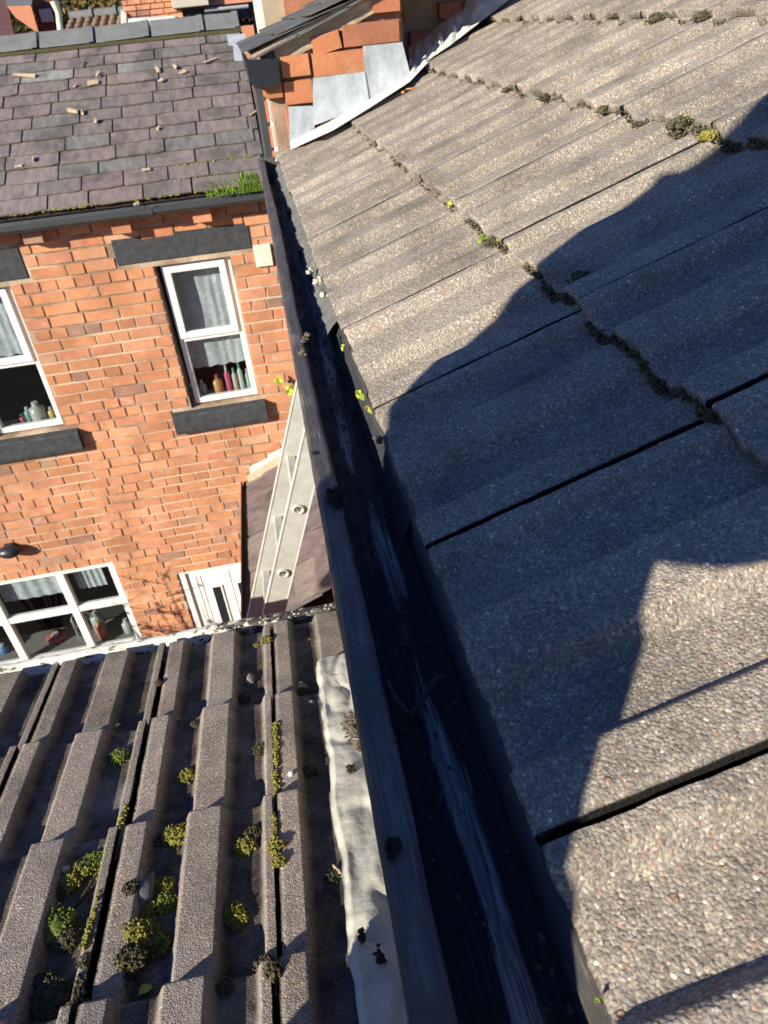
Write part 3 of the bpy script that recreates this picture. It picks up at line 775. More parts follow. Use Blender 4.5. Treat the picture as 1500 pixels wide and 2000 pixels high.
# slate roof of the far house
RT = R_(30); SR = Vector((0, math.cos(RT), math.sin(RT))); NR = Vector((0, -math.sin(RT), math.cos(RT)))
E0 = Vector((0, D - .10, -.875))
rd = MB(); rd.quad(E0 + Vector((-4.5, 0, -.02)), E0 + Vector((.10, 0, -.02)), E0 + Vector((.10, 0, -.02)) + SR * 1.80, E0 + Vector((-4.5, 0, -.02)) + SR * 1.80)
rd.quad(E0 + Vector((-4.5, 0, -.02)) + SR * 1.80, E0 + Vector((.10, 0, -.02)) + SR * 1.80, E0 + Vector((.10, 0, -.02)) + SR * 1.80 + Vector((0, 1.5, -.86)), E0 + Vector((-4.5, 0, -.02)) + SR * 1.80 + Vector((0, 1.5, -.86)))
h_roof = rd.build('roof', M_SOIL, house)
def slate_mesh(name, mat, seed, t=.009, L=.30):
    q = random.Random(seed); m = MB(); n = 7
    top = []
    for i in range(n + 1):
        x = -.5 + i / n; top.append((x, (q.uniform(-.004, .004) if 0 < i < n else q.uniform(0, .008))))
    vs = [(x, y, t) for x, y in top] + [(x, y + .001, 0) for x, y in top] + [(x, .035 + 0 * y, t * .9) for x, y in top] + [(x, L, 0) for x, y in top]
    N_ = n + 1; fs = []
    for i in range(n):
        fs += [(N_ + i, N_ + i + 1, i + 1, i), (i, i + 1, 2 * N_ + i + 1, 2 * N_ + i), (2 * N_ + i, 2 * N_ + i + 1, 3 * N_ + i + 1, 3 * N_ + i)]
    fs += [(N_, 0, 2 * N_, 3 * N_), (N_ + n, 3 * N_ + n, 2 * N_ + n, n)]
    m.add(vs, fs); me = m.mesh(name, mat)
    at = me.attributes.new('edge', 'FLOAT', 'POINT'); at.data.foreach_set('value', [1.0] * N_ * 2 + [.25] * N_ + [0] * N_)
    return me
slm = [slate_mesh('slate_mesh', M_SLATE, k) for k in range(5)]
def lay_slates(meshes, O, A, B, Nn, length, rows, wmin, wmax, parent, seed, x0=0.0, skip=None, rise=.012, phase=0.0, maxn=10 ** 9, cond=None):
    rr = random.Random(seed); cnt = 0
    for k, b in enumerate(rows):
        x = x0 - rr.uniform(.0, wmax) ; nxt = rows[k + 1] if k + 1 < len(rows) else b + .12; g_ = nxt - b
        while x < length:
            w_ = rr.uniform(wmin, wmax); a0, a1 = max(x, x0), min(x + w_, length)
            if a1 - a0 > .04 and (cond is None or cond((a0 + a1) / 2, b)):
                rot = rr.uniform(-.012, .012); AA = A * math.cos(rot) + B * math.sin(rot); BB = B * math.cos(rot) - A * math.sin(rot)
                tilt = rise / max(g_, .05) * rr.uniform(.8, 1.3) * .5
                B3 = (BB - Nn * tilt).normalized(); N3 = AA.cross(B3) if AA.cross(B3).dot(Nn) > 0 else -AA.cross(B3)
                loc = O + A * ((a0 + a1) / 2) + B * (b + rr.uniform(-.006, .006)) + Nn * (rise + rr.uniform(-.001, .003))
                mw = frame(AA * (a1 - a0 - .011), B3, N3, loc)
                inst('slate', meshes[rr.randrange(len(meshes))], mw, parent); cnt += 1
            x += w_
    return cnt
rows = [0]; g0 = .140
while rows[-1] < 1.42: rows.append(rows[-1] + g0); g0 = max(.112, g0 - .0022)
def cnd(a, b):
    p = E0 + Vector((-4.4 + a, 0, 0)) + SR * b; zc = p.dot(CZ); u = p.dot(CX) / zc * FPX + 750
    return u > -140
lay_slates(slm, E0 + Vector((-4.4, 0, -.004)), XV, SR, NR, 4.49, rows, .255, .375, h_roof, 11, cond=cnd)
# ridge tiles
ER = E0 + SR * 1.80 + NR * .004
x = -3.0; k = 0
while x < .05:
    L = .405 if x + .405 < .1 else .10 - x
    if L < .1: break
    m = MB(); h0 = .016
    pr = [(-.135, -.058), (-.128, -.048), (-.02, .034), (0, .040), (.02, .034), (.13, -.05), (.13, -.066), (0, .022)]
    up = random.uniform(-.004, .004)
    m.prism(pr, lambda a, b: ER + Vector((x - ER.x + .006, a, b + .012 + up)), lambda a, b: ER + Vector((x - ER.x + L - .004, a, b + .012 - up)))
    m.prism([(a * 1.06, b * 1.0 + .007) for a, b in pr], lambda a, b: ER + Vector((x - ER.x + L - .055, a, b + .012)), lambda a, b: ER + Vector((x - ER.x + L - .012, a, b + .012)))
    m.build('ridge_tile', M_RIDGE, h_roof); x += L
MB().grid(200, 2, lambda u, v: (-3.1 + 3.2 * u, ER.y - .138 - .014 * v, ER.z - .052 - .022 * v + .004 * noise.noise(Vector((u * 120, v, 0))))).build('ridge_bedding', M_MOSSD, h_roof)
# pale lead patch at the roof's top right corner
for (a, b, c, d) in [((443, 67), (480, 66), (480, 88), (446, 88)), ((455, 88), (480, 88), (480, 118), (458, 118))]:
    p0 = E0 + NR * .022
    q = [hit(*t, NR, p0) for t in (a, b, c, d)]
    m = MB(); m.add(q + [v - NR * .006 for v in q], [(0, 3, 2, 1), (0, 1, 5, 4), (1, 2, 6, 5), (2, 3, 7, 6), (3, 0, 4, 7)]); m.build('lead_patch', M_LEAD, h_roof)
# gutter of the far house: two lengths meeting at a bracket
hg = None
def gutter_len(x0, x1, name, par, y=D - .125, z=-.915, r=.052):
    pr = [(-r, .0), (-r * .98, -r * .55), (-r * .6, -r * .98), (r * .5, -r * .98), (r * .9, -r * .5), (r, .012), (r * .86, .012), (r * .76, -r * .4), (r * .4, -r * .84), (-r * .5, -r * .84), (-r * .84, -r * .45), (-r * .86, .0)]
    m = MB(); m.prism(pr, lambda a, b: Vector((x0, y + a, z + b)), lambda a, b: Vector((x1, y + a, z + b)), smooth=False); return m.build(name, M_PLASTIC, par)
hg = gutter_len(-4.4, -.735, 'gutter', house); gutter_len(-.70, .13, 'gutter_length', hg, z=-.912)
gutter_len(-.755, -.68, 'gutter_bracket', hg, r=.056, z=-.916)
MB().box((-4.4, D - .075, -.95), (.15, D - .045, -.85)).build('fascia', M_BLACK, house)
# vent plate, wall lamp, pointing patch
p = at_y(515, 499, D - .01)
vp = MB(); vp.box((p.x - .062, D - .022, p.z - .075), (p.x + .06, D + .012, p.z + .075), .006)
for k in range(5): vp.box((p.x - .04, D - .026, p.z - .05 + k * .022), (p.x + .04, D - .018, p.z - .044 + k * .022), .001)
vp.build('vent_cover', flat('cream_plastic', (.78, .72, .55), .5), house)
p = at_y(18, 1078, D - .06)
wl_ = MB(); wl_.blob((p.x, D - .06, p.z), .075, (1.25, .8, .72), 14, .03, 1, 0, 10); wl_.box((p.x - .04, D - .03, p.z - .05), (p.x + .04, D + .004, p.z + .05), .006)
wl_.build('wall_lamp', M_BLACK, house, label='black bulkhead lamp on the brick wall above the kitchen window')
# window sill things: toiletries and kitchen things (each stands on the sill)
def bottle(px, py, h, r, colr, label, cat='bottle', y=D + .17, zb=None, cap=(.8, .8, .78), name='bottle'):
    p = at_y(px, py, y); z = zb
    t = empty(name, (p.x, y, z), label, cat); colr = tuple(q * .55 + .05 for q in colr); cap = tuple(q * .5 + .08 for q in cap)
    m = MB(); m.tube([(p.x, y, z), (p.x, y, z + .01), (p.x, y, z + h * .68), (p.x, y, z + h * .8)], [r * .92, r, r, r * .45], 12); m.build('bottle_body' if name == 'bottle' else 'body', flat(label.split()[0] + '_plastic', colr, .35), t)
    m = MB(); m.tube([(p.x, y, z + h * .8), (p.x, y, z + h)], [r * .42, r * .40], 10); m.build('cap', flat(label.split()[0] + '_cap', cap, .4), t)
zs = OP[0][2] + .022
bottle(426, 755, .16, .042, (.95, .38, .06), 'orange bottle with yellow base on the upper right window sill', zb=zs, cap=(.9, .1, .1))
bottle(446, 745, .22, .022, (.85, .08, .22), 'pink slim bottle right of the orange bottle on the sill', zb=zs)
bottle(459, 742, .19, .020, (.85, .70, .5), 'peach bottle beside the pink one on the sill', zb=zs, cap=(.2, .6, .3))
bottle(471, 740, .23, .020, (.80, .82, .78), 'white bottle with teal cap near the window corner', zb=zs, cap=(.1, .5, .4))
bottle(485, 742, .17, .018, (.55, .75, .62), 'pale green bottle at the right end of the sill', zb=zs, cap=(.8, .8, .8))
bottle(396, 760, .13, .035, (.62, .68, .70), 'glass jar at the left of the right window sill', 'jar', zb=zs, name='jar')
bottle(374, 765, .12, .04, (.35, .38, .40), 'grey glass tumbler at the left corner of the sill', 'tumbler', zb=zs, name='tumbler')
zs = OP[1][2] + .022
bottle(72, 800, .16, .06, (.62, .60, .52), 'cream jug standing on the left upper window sill', 'jug', zb=zs, name='jug')
bottle(98, 798, .10, .03, (.85, .55, .10), 'yellow tub in the corner of the left window sill', 'tub', zb=zs, name='tub')
bottle(42, 812, .08, .03, (.75, .05, .12), 'red bottle low on the left window sill', zb=zs)
bottle(50, 795, .13, .03, (.20, .42, .38), 'teal bottle behind the red one on the left sill', zb=zs)
zs = OP[2][2] + .03
bottle(205, 1250, .22, .04, (.7, .10, .06), 'red washing-up bottle in the kitchen window', zb=zs, cap=(.9, .7, .3), y=D + .2)
bottle(185, 1200, .26, .06, (.6, .62, .6), 'pale container behind the kitchen window pane', 'container', zb=zs, name='container', y=D + .3)
bottle(125, 1275, .07, .09, (.65, .12, .12), 'low red bowl on the kitchen worktop', 'bowl', zb=zs, name='bowl', y=D + .3)
bottle(20, 1290, .10, .05, (.08, .25, .6), 'blue cup by the left kitchen pane', 'cup', zb=zs, name='cup', y=D + .25)
bottle(250, 1225, .16, .05, (.7, .68, .62), 'white mug near the right edge of the kitchen window', 'mug', zb=zs, name='mug', y=D + .22)
t = empty('tap', (-2.36, D + .28, zs), 'chrome curved tap seen through the kitchen window', 'tap')
MB().tube([(-2.36 + .10 * math.sin(a) , D + .28, zs + .20 + .10 * math.cos(a)) for a in [i * .3 for i in range(-5, 8)]] , .012, 8).build('spout', flat('chrome', (.8, .8, .8), .15, metal=1), t)
MB().tube([(-2.46, D + .28, zs - .02), (-2.46, D + .28, zs + .21)], .014, 8).build('stem', flat('chrome_stem', (.8, .8, .8), .2, metal=1), t)

# ------------------------------------------------------------------ small slate lean-to in the corner
lt = empty('slate_lean_to', (-.2, 4.3, -5.95), 'small plum slate lean-to roof in the corner below the ladder', 'lean-to')
LA = R_(26); SL = Vector((math.cos(LA), 0, math.sin(LA))); NL = Vector((-math.sin(LA), 0, math.cos(LA))); OL = Vector((-.50, 3.40, -3.165))
m = MB(); m.quad(OL - NL * .012, OL - NL * .012 + SL * .78, OL - NL * .012 + SL * .78 + YV * 1.84, OL - NL * .012 + YV * 1.84)
lr = m.build('roof', M_SOIL, lt)
slp = [slate_mesh('plum_slate_mesh', M_SLATE3, 50 + k, .007, .36) for k in range(4)]
lay_slates(slp, OL - YV * .03, YV, SL, NL, 1.86, [0, .17, .34, .51, .66], .30, .44, lr, 4)
MB().box((-.48, 3.46, -5.95), (.15, 5.235, -3.20)).build('wall', flat('shade_darkened_brick', (.10, .05, .035), .9, nz=.3), lt)  # brick colour darkened to paint in the shadow below the slates
m = MB(); m.prism([(-.05, .02), (-.055, -.05), (.03, -.06), (.035, .015), (.02, .015), (.02, -.04), (-.04, -.04), (-.04, .02)], lambda a, b: OL + Vector((a - .03, -.06, b)), lambda a, b: OL + Vector((a - .03 + .03, 1.83, b))); m.build('gutter', M_BLACK, lt)
# stepped lead and mortar fillet against the far wall
m = MB()
for k in range(4):
    xa = -.46 + k * .165; za = OL.z + (xa + .50) * math.tan(LA)
    m.add([(xa, D - .012, za + .01), (xa + .17, D - .014, za + .01 + .17 * math.tan(LA)), (xa + .17, D - .010, za + .17 + .02), (xa + .005, D - .008, za + .13)], [(0, 1, 2, 3)])
m.build('stepped_lead', M_LEADW, lt)
MB().grid(40, 4, lambda u, v: OL + SL * (.03 + .74 * u) + YV * (1.83 - .06 * v + .010 * noise.noise(Vector((u * 20, v, 0)))) + NL * (.05 * (1 - v) + .006)).build('mortar_fillet', M_MORTAR2, lt)

# ------------------------------------------------------------------ ladder
lad = empty('ladder', (-1.6, 2.17, -5.95), 'aluminium ladder leaning behind the black gutter board', 'ladder')
LU = Vector((.340, 0, .940)).normalized(); LW_ = Vector((LU.z, 0, -LU.x))
A0 = Vector((-.045, 0, -1.35))
def stile(y, t0, t1):
    m = MB(); c = A0 + LU * ((t0 + t1) / 2) + Vector((0, y, 0)); hl = (t1 - t0) / 2
    m.obox(c, LW_, YV, LU, .040, .0125, hl, .004)
    for s_ in (-1, 1):   # rolled edges standing slightly proud
        m.obox(c + LW_ * .037 * s_ + YV * (-.0115), LW_, YV, LU, .0032, .0030, hl, .0015)
    return m
t1_ = .44; t0_ = -4.85
s1 = stile(2.02, t0_, t1_).build('stile', M_ALU, lad); s2 = stile(2.36, t0_, t1_).build('stile', M_ALU, lad)
for k in range(-17, 2):
    c = A0 + LU * (.277 * k)
    m = MB(); m.obox(c + Vector((0, 2.19, 0)), (LW_ + LU * .2).normalized(), YV, (LU - LW_ * .2).normalized(), .017, .165, .015, .004); m.build('rung', M_ALU, lad)
    m = MB(); cc = c + Vector((0, 2.004, 0))
    ring = []
    for i in range(20):
        a = 2 * math.pi * i / 20; ring.append((math.cos(a), math.sin(a)))
    vs = [cc + LW_ * x * .021 + LU * y * .019 - YV * .0035 for x, y in ring] + [cc + LW_ * x * .016 + LU * y * .0145 - YV * .006 for x, y in ring] + [cc + LW_ * x * .014 + LU * y * .0125 - YV * .0002 for x, y in ring] + [cc + LW_ * x * .021 + LU * y * .019 + YV * .004 for x, y in ring]
    m.add(vs, [(i, (i + 1) % 20, 20 + (i + 1) % 20, 20 + i) for i in range(20)] + [(20 + i, 20 + (i + 1) % 20, 40 + (i + 1) % 20, 40 + i) for i in range(20)] + [(60 + i, 60 + (i + 1) % 20, (i + 1) % 20, i) for i in range(20)] + [tuple(range(40, 60))], True)
    m.build('rung_end', M_ALU, s1)
    tri = [cc + LW_ * x + LU * y - YV * .0012 for x, y in ((-.011, .009), (.009, .010), (.004, -.011))]
    MB().add(tri, [(0, 1, 2)]).build('rung_hole_shade', flat('painted_hole_shade', (.10, .09, .06), .8), s1) if k in (0, -1, -2) else None  # flat dark triangle painting the shade inside the hollow rung

# ------------------------------------------------------------------ neighbour's outrigger beyond the end of the tiled roof
nb = empty('neighbour_outrigger', (.5, 3.6, -5.95), 'neighbouring orange brick outrigger with slate verge, lead soakers and black gutter end', 'house')
YB = 3.085
nwm = MB(); nwm.box((.115, YB + .012, -5.95), (.625, 4.1, -.10)); 
nwm.prism([(.115, -.10), (.625, -.10), (.625, .085), (.115, -.099)], lambda x, z: Vector((x, YB + .012, z)), lambda x, z: Vector((x, 4.1, z)))
nbw = nwm.build('wall', M_MORTAR, nb)
nb2 = MB(); nb2.box((.60, YB + .37, -2.0), (2.4, YB + .6, .75)); nbw2 = nb2.build('rear_wall', M_MORTAR2, nb)
bm2 = []
for k in range(4):
    me = brick_meshes[k].copy(); me.materials.clear(); me.materials.append(M_BRICK2); bm2.append(me)
def verge(x): return -9
def put2(x, z, w_, h_, rr):
    if z + .03 > verge(x + w_ * .3): return
    if z < -.52: return
    inst('brick', bm2[rr.randrange(4)], Matrix.Translation((x, YB + rr.uniform(-.003, .003), z)) @ Matrix.Rotation(rr.uniform(-.012, .012), 4, 'Y') @ Matrix.Diagonal((w_, .05, h_, 1)), nbw)
CH_ = CH; CH = .0865
for (a, b, c, d) in [(725, -14, 779, 25), (667, 42, 779, 88), (609, 99, 711, 147), (548, 106, 604, 150), (718, 88, 780, 138), (555, 155, 611, 203), (616, 150, 716, 196), (560, 208, 612, 256), (722, 142, 800, 190), (615, 205, 700, 250), (517, 160, 551, 192), (566, 258, 620, 300)]:
    m_ = (b + d) / 2; p_, q_ = at_y(a, m_, YB), at_y(b and c, m_, YB); t_, u_ = at_y((a + c) / 2, b, YB), at_y((a + c) / 2, d, YB)
    inst('brick', bm2[random.randrange(4)], Matrix.Translation(((p_.x + q_.x) / 2, YB + random.uniform(-.003, .003), (t_.z + u_.z) / 2)) @ Matrix.Diagonal((q_.x - p_.x, .05, t_.z - u_.z, 1)), nbw)
inst('brick', bm2[0], frame(Vector((.102, 0, .026)), Vector((0, .05, 0)), Vector((-.008, 0, .060)), at_y(636, 84, YB)), nbw)
def put3(x, z, w_, h_, rr):
    if rr.random() < .25: return
    inst('brick', bm2[rr.randrange(4)], Matrix.Translation((x, YB + .352 + rr.uniform(0, .006), z)) @ Matrix.Diagonal((w_, .05, h_, 1)), nbw2)
lay_bricks(.63, 1.35, .19, -.40, [], put3, 23, .235, 3, .03)
# side bricks facing left
def put4(y, z, w_, h_, rr):
    mw = Matrix.Translation((.108, y, z)) @ Matrix.Rotation(-math.pi / 2, 4, 'Z') @ Matrix.Diagonal((w_, .04, h_, 1)); inst('brick', bm2[rr.randrange(4)], mw, nbw)
lay_bricks(YB + .03, 3.9, -.15, -.75, [], put4, 25, .235, 3, .010)
# brick pier side face towards the recess
def put5(y, z, w_, h_, rr):
    mw = Matrix.Translation((.622, y, z)) @ Matrix.Rotation(math.pi / 2, 4, 'Z') @ Matrix.Diagonal((w_, .03, h_, 1)); inst('brick', bm2[rr.randrange(4)], mw, nbw)
lay_bricks(YB + .03, YB + .35, .06, -.30, [], put5, 26, .235, 3, .010)
CH = CH_
# verge roof in slate
VA = R_(19); SV = Vector((math.cos(VA), 0, math.sin(VA))); NV = Vector((-math.sin(VA), 0, math.cos(VA))); OV = Vector((.045, YB - .045, -.100))
m = MB(); m.prism([(0, -.012), (1.1, -.012), (1.1, .0), (0, .0)], lambda a, b: OV + SV * (a + .02) + NV * b + YV * .02, lambda a, b: OV + SV * (a + .02) + NV * b + YV * 1.55); vr = m.build('roof', M_MORTAR2, nb)
sl2 = [slate_mesh('dark_slate_mesh', M_SLATE2, 80 + k, .008, .34) for k in range(4)]
lay_slates(sl2, OV + NV * .003, YV, SV, NV, 1.6, [0, .13, .26, .39, .52, .65, .78], .24, .34, vr, 9, rise=.014)
# undercloak slates and mortar along the verge
for k in range(5):
    m = MB(); m.obox(OV + SV * (.10 + k * .20) + NV * (-.013 - .003 * (k % 2)) + YV * .05, SV, YV, NV, .105, .055, .0035); m.build('undercloak_slate', sl2[0].materials[0], vr)
m = MB()
m.grid(60, 6, lambda u, v: OV + SV * (.10 + .9 * u) + YV * (.030 - .006 * noise.noise(Vector((u * 14, v * 3, 0)))) + NV * (-.016 - v * (.055 + .012 * noise.noise(Vector((u * 9, 0, 5)))))); m.build('verge_mortar', M_MORTAR2, vr)
# box gutter end and downpipe
gbx = MB()
pr = [(-.055, .035), (-.050, -.035), (-.035, -.052), (.055, -.052), (.058, .03), (.050, .03), (.046, -.042), (-.03, -.042), (-.044, .035)]
c0 = at_y(513, 137, YB - .05)
gbx.prism(pr, lambda a, b: Vector((c0.x + a, YB - .05, c0.z + b)), lambda a, b: Vector((c0.x + a, 4.08, c0.z + b))); gbx.prism([(-.056, .036), (-.051, -.036), (-.036, -.054), (.056, -.054), (.059, .031)], lambda a, b: Vector((c0.x + a, YB - .056, c0.z + b)), lambda a, b: Vector((c0.x + a, YB - .046, c0.z + b)))
gbx.build('gutter', M_BLACK, nb, label='black plastic gutter end under the slate verge')
pa = at_y(512, 170, YB + .02); pb = at_y(532, 290, YB + .05)
m = MB(); m.box((.055, YB + .06, -5.9), (.1, YB + .12, c0.z - .05), .008); m.build('downpipe', M_PLASTIC, nb)
m = MB(); m.box((.098, YB + .03, -5.9), (.113, YB + .055, -.2), .002); m.build('white_trim', M_UPVC, nb)
# lead soakers: stepped sheets turned down on to the tiles
def sheet(name, pts, y, mat, par, th=.004, nu=10, nv=10, amp=.004, seed=0):
    a, b, c, d = [at_y(*p, y) for p in pts]
    def f(u, v):
        p = (a * (1 - u) + b * u) * (1 - v) + (d * (1 - u) + c * u) * v
        return p - YV * (th + amp * abs(noise.noise(Vector((p.x * 22 + seed, p.z * 9, 0)))) * 2)
    return MB().grid(nu, nv, f).build(name, mat, par)
sheet('lead_soaker', [(708, 90), (785, 82), (802, 150), (716, 200)], YB - .036, M_LEAD, nb, seed=1)
sheet('lead_soaker', [(610, 152), (712, 140), (722, 205), (612, 245)], YB - .042, M_LEAD, nb, seed=4)
sheet('lead_soaker', [(563, 208), (614, 206), (614, 250), (566, 285)], YB - .038, M_LEAD, nb, seed=7)
# crumpled lead running along the abutment
def strip(pts_top, pts_bot, ya, yb, name, mat, par, n=70, amp=.012, seed=0):
    def lerp(P, t):
        q = t * (len(P) - 1); i = min(int(q), len(P) - 2); f = q - i
        return (P[i][0] * (1 - f) + P[i + 1][0] * f, P[i][1] * (1 - f) + P[i + 1][1] * f)
    def fn(u, v):
        a = lerp(pts_top, u); b = lerp(pts_bot, u)
        y = (ya[0] * (1 - u) + ya[1] * u)
        A_ = at_y(*a, y); q = hit(*b, N1, O1 + N1 * .022)
        p = A_ * (1 - v) + q * v
        k = amp * math.sin(math.pi * min(1, v * 1.0))
        return p + Vector((0, -1, .6)) * k * noise.noise(Vector((u * 14, v * 3, seed))) + Vector((0, -.5, .5)) * k * .6 * noise.noise(Vector((u * 50, v * 9, seed)))
    return MB().grid(n, 10, fn).build(name, mat, par)
strip([(566, 275), (640, 238), (716, 196), (790, 152), (835, 118)], [(568, 292), (650, 255), (720, 212), (800, 160), (845, 112)], (YB - .03, YB - .03), None, 'lead_apron', M_LEADW, nb, 80, .006, 3)
strip([(798, 92), (830, 72), (868, 40), (905, 18), (925, -30)], [(800, 150), (835, 118), (880, 88), (935, 45), (1010, -12)], (YB + .33, YB + .33), None, 'crumpled_lead', M_LEADW, nb, 80, .035, 9)
MB().grid(40, 4, lambda u, v: P1(-.02 + .06 * u + .02 * v, 3.03 + .07 * v + .01 * noise.noise(Vector((u * 9, v * 5, 0))), .004 + .018 * noise.noise(Vector((u * 7, v * 3, 1))))).build('corner_mortar', M_LUMP, nb)

# ------------------------------------------------------------------ things beyond the slate ridge
def box_at(m, px0, px1, pyt, pyb, y, depth):
    a = at_y(px0, pyb, y); b = at_y(px1, pyt, y); m.box((a.x, y, a.z), (b.x, y + depth, b.z)); return a, b
# pantiled outbuilding with brick chimney
YP = 16.0
pt = empty('pantiled_house', (-1.4, YP + 1, -5.95), 'low house with brown pantiles and brick chimney beyond the slate ridge', 'house')
zE, zR = at_y(240, 72, YP).z, at_y(240, 30, YP + 1.6).z
xa, xb = at_y(106, 40, YP).x, at_y(492, 30, YP).x
m = MB(); m.box((xa + .03, YP + .1, -5.95), (xb, YP + 3.2, zE - .02)); m.add([(xa + .02, YP, zE - .02), (xa + .02, YP + 1.6, zR - .03), (xa + .02, YP + 3.2, zE - .02)], [(0, 1, 2)]); pw = m.build('wall', M_PINKBRICK, pt)
m = MB(); per_ = .155
def pant(u, v):
    q = v * 5; st = (q % 1)
    return (xa + (xb - xa) * u, YP + 1.6 * v, zE + (zR - zE) * v + .055 * abs(math.sin(u * (xb - xa) / per_ * math.pi)) ** .7 + .035 * (1 - st))
m.grid(420, 20, pant)
m.quad((xa, YP + 1.6, zR), (xb, YP + 1.6, zR), (xb, YP + 3.3, zE), (xa, YP + 3.3, zE)); pr2 = m.build('roof', M_PANTILE, pt)
x = xa; k = 0
while x < xb - .1:
    m = MB(); m.tube([(x + .01, YP + 1.6, zR + .04), (x + .42, YP + 1.6, zR + .04)], .11, 10); m.tube([(x + .40, YP + 1.6, zR + .045), (x + .45, YP + 1.6, zR + .045)], .14, 10); m.build('ridge_tile', M_RIDGE, pr2); x += .46
CYP = YP - .1
ca, cb_ = at_y(243, 38, CYP), at_y(342, -60, CYP)
m = MB(); m.box((ca.x + .03, CYP + .03, ca.z - .6), (cb_.x - .03, CYP + .9, cb_.z + .6)); ch = m.build('chimney', M_MORTAR, pt)
def put6(x, z, w_, h_, rr): inst('brick', brick_meshes[rr.randrange(5)], Matrix.Translation((x, CYP + .02, z)) @ Matrix.Diagonal((w_, .04, h_, 1)), ch)
lay_bricks(ca.x + .02, cb_.x - .02, cb_.z + .15, ca.z - .02, [], put6, 31, .235, 3, .014)
sheet('chimney_lead', [(243, 37), (341, 30), (346, 56), (238, 62)], CYP - .03, M_LEADW, pt, seed=3)
sheet('chimney_lead', [(236, 18), (246, 26), (247, 50), (236, 56)], CYP - .05, M_LEADW, pt, seed=5)
m = MB(); a = at_y(338, 17, CYP - .2); b = at_y(396, -60, CYP - .2); m.box((a.x, CYP - .2, a.z), (b.x, CYP + .6, b.z), .01); m.build('pale_dormer', flat('pale_dormer_board', (.50, .46, .36), .7), pt)
m = MB(); a = at_y(340, 45, CYP); b = at_y(398, 14, CYP); m.box((a.x, CYP + .05, a.z), (b.x, CYP + .5, b.z)); m.build('dark_box', M_DARKROOM, pt)  # solid dark box filling the space below the pale dormer
m = MB(); a = at_y(400, 24, CYP - .1); b = at_y(486, 8, CYP - .1); m.box((a.x, CYP - .1, a.z), (b.x, CYP + .5, b.z), .02); m.build('grey_coping', flat('pale_grey_coping', (.34, .34, .33), .8, nz=.3), pt)
m = MB(); a = at_y(402, 12, CYP); b = at_y(486, -60, CYP); m.box((a.x, CYP, a.z), (b.x, CYP + .5, b.z)); m.build('parapet_wall', M_PINKBRICK, pt)
m = MB(); m.box((xb + .02, YP + .4, -5.95), (xb + .8, YP + 3.2, at_y(490, 8, YP + .4).z)); m.build('side_wall', M_PANTILE, pt)
# cream house behind the verge
cr = empty('cream_house', (.9, 8, -5.95), 'cream rendered house corner behind the slate verge, front coloured darker as shade', 'house')
a = at_y(522, 70, 7.6); b = at_y(575, -60, 7.6)
m = MB(); m.box((a.x, 7.6, -5.95), (3.0, 7.62, b.z + .3)); m.build('front_wall', M_CREAM_SHADE, cr)
m = MB(); m.box((a.x - .012, 7.602, -5.95), (a.x - .002, 9.6, b.z + .3)); m.build('side_wall', M_CREAM_LIT, cr)
m = MB(); p = at_y(556, 20, 7.55); m.box((p.x, 7.56, -.2), (3, 7.60, 1.0)); m.build('brick_band', M_BRICK2, cr)
# pink-orange house on the far left
ph = empty('gabled_far_house', (-5, 19, -5.95), 'far orange house with plum roof at the top left corner', 'house')
def fp(px, py, y): return at_y(px, py, y)
m = MB(); a = fp(14, 62, 17); b = fp(62, 8, 17); m.add([fp(14, 12, 17), fp(60, 10, 17), fp(76, 66, 17), fp(30, 34, 17), fp(14, 12, 19), fp(60, 10, 19), fp(76, 66, 19)], [(0, 3, 2, 1), (1, 2, 6, 5), (0, 1, 5, 4)]); m.build('gable_wall', M_PINKBRICK, ph)
m = MB(); q = [fp(-60, 95, 16), fp(30, 80, 16), fp(0, -60, 22), fp(-120, -60, 22)]; m.add(q + [v - Vector((0, 0, .2)) for v in q], [(0, 1, 2, 3), (0, 4, 5, 1), (1, 5, 6, 2)]); m.build('roof', M_ROOFBROWN, ph)
m = MB(); q = [fp(12, 12, 17.02), fp(62, 9, 17.02), fp(66, -30, 19), fp(10, -30, 19)]; m.add(q, [(0, 1, 2, 3)]); m.build('grey_roof', M_RIDGE, ph)
m = MB(); q = [fp(62, 5, 18), fp(78, 62, 18), fp(112, 70, 18), fp(100, -30, 18)]; m.add(q + [v + Vector((0, .3, 0)) for v in q], [(0, 1, 2, 3)]); m.build('brown_wall', M_ROOFBROWN, ph)  # wall in the same plum brown as the roof
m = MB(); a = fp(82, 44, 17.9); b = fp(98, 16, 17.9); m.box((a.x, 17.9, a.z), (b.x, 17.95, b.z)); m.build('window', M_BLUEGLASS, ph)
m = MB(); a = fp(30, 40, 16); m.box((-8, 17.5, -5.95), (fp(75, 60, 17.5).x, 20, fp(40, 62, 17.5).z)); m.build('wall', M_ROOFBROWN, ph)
po = empty('pale_pipe', tuple(fp(115, 60, 10.5)), 'pale leaning vent pipe left of the pantiled roof', 'pipe')
MB().tube([fp(118, 60, 10.5), fp(114, 25, 10.5), fp(106, 2, 10.5)], [.035, .035, .05], 8).build('shaft', flat('pale_green_pipe', (.55, .58, .42), .6), po)

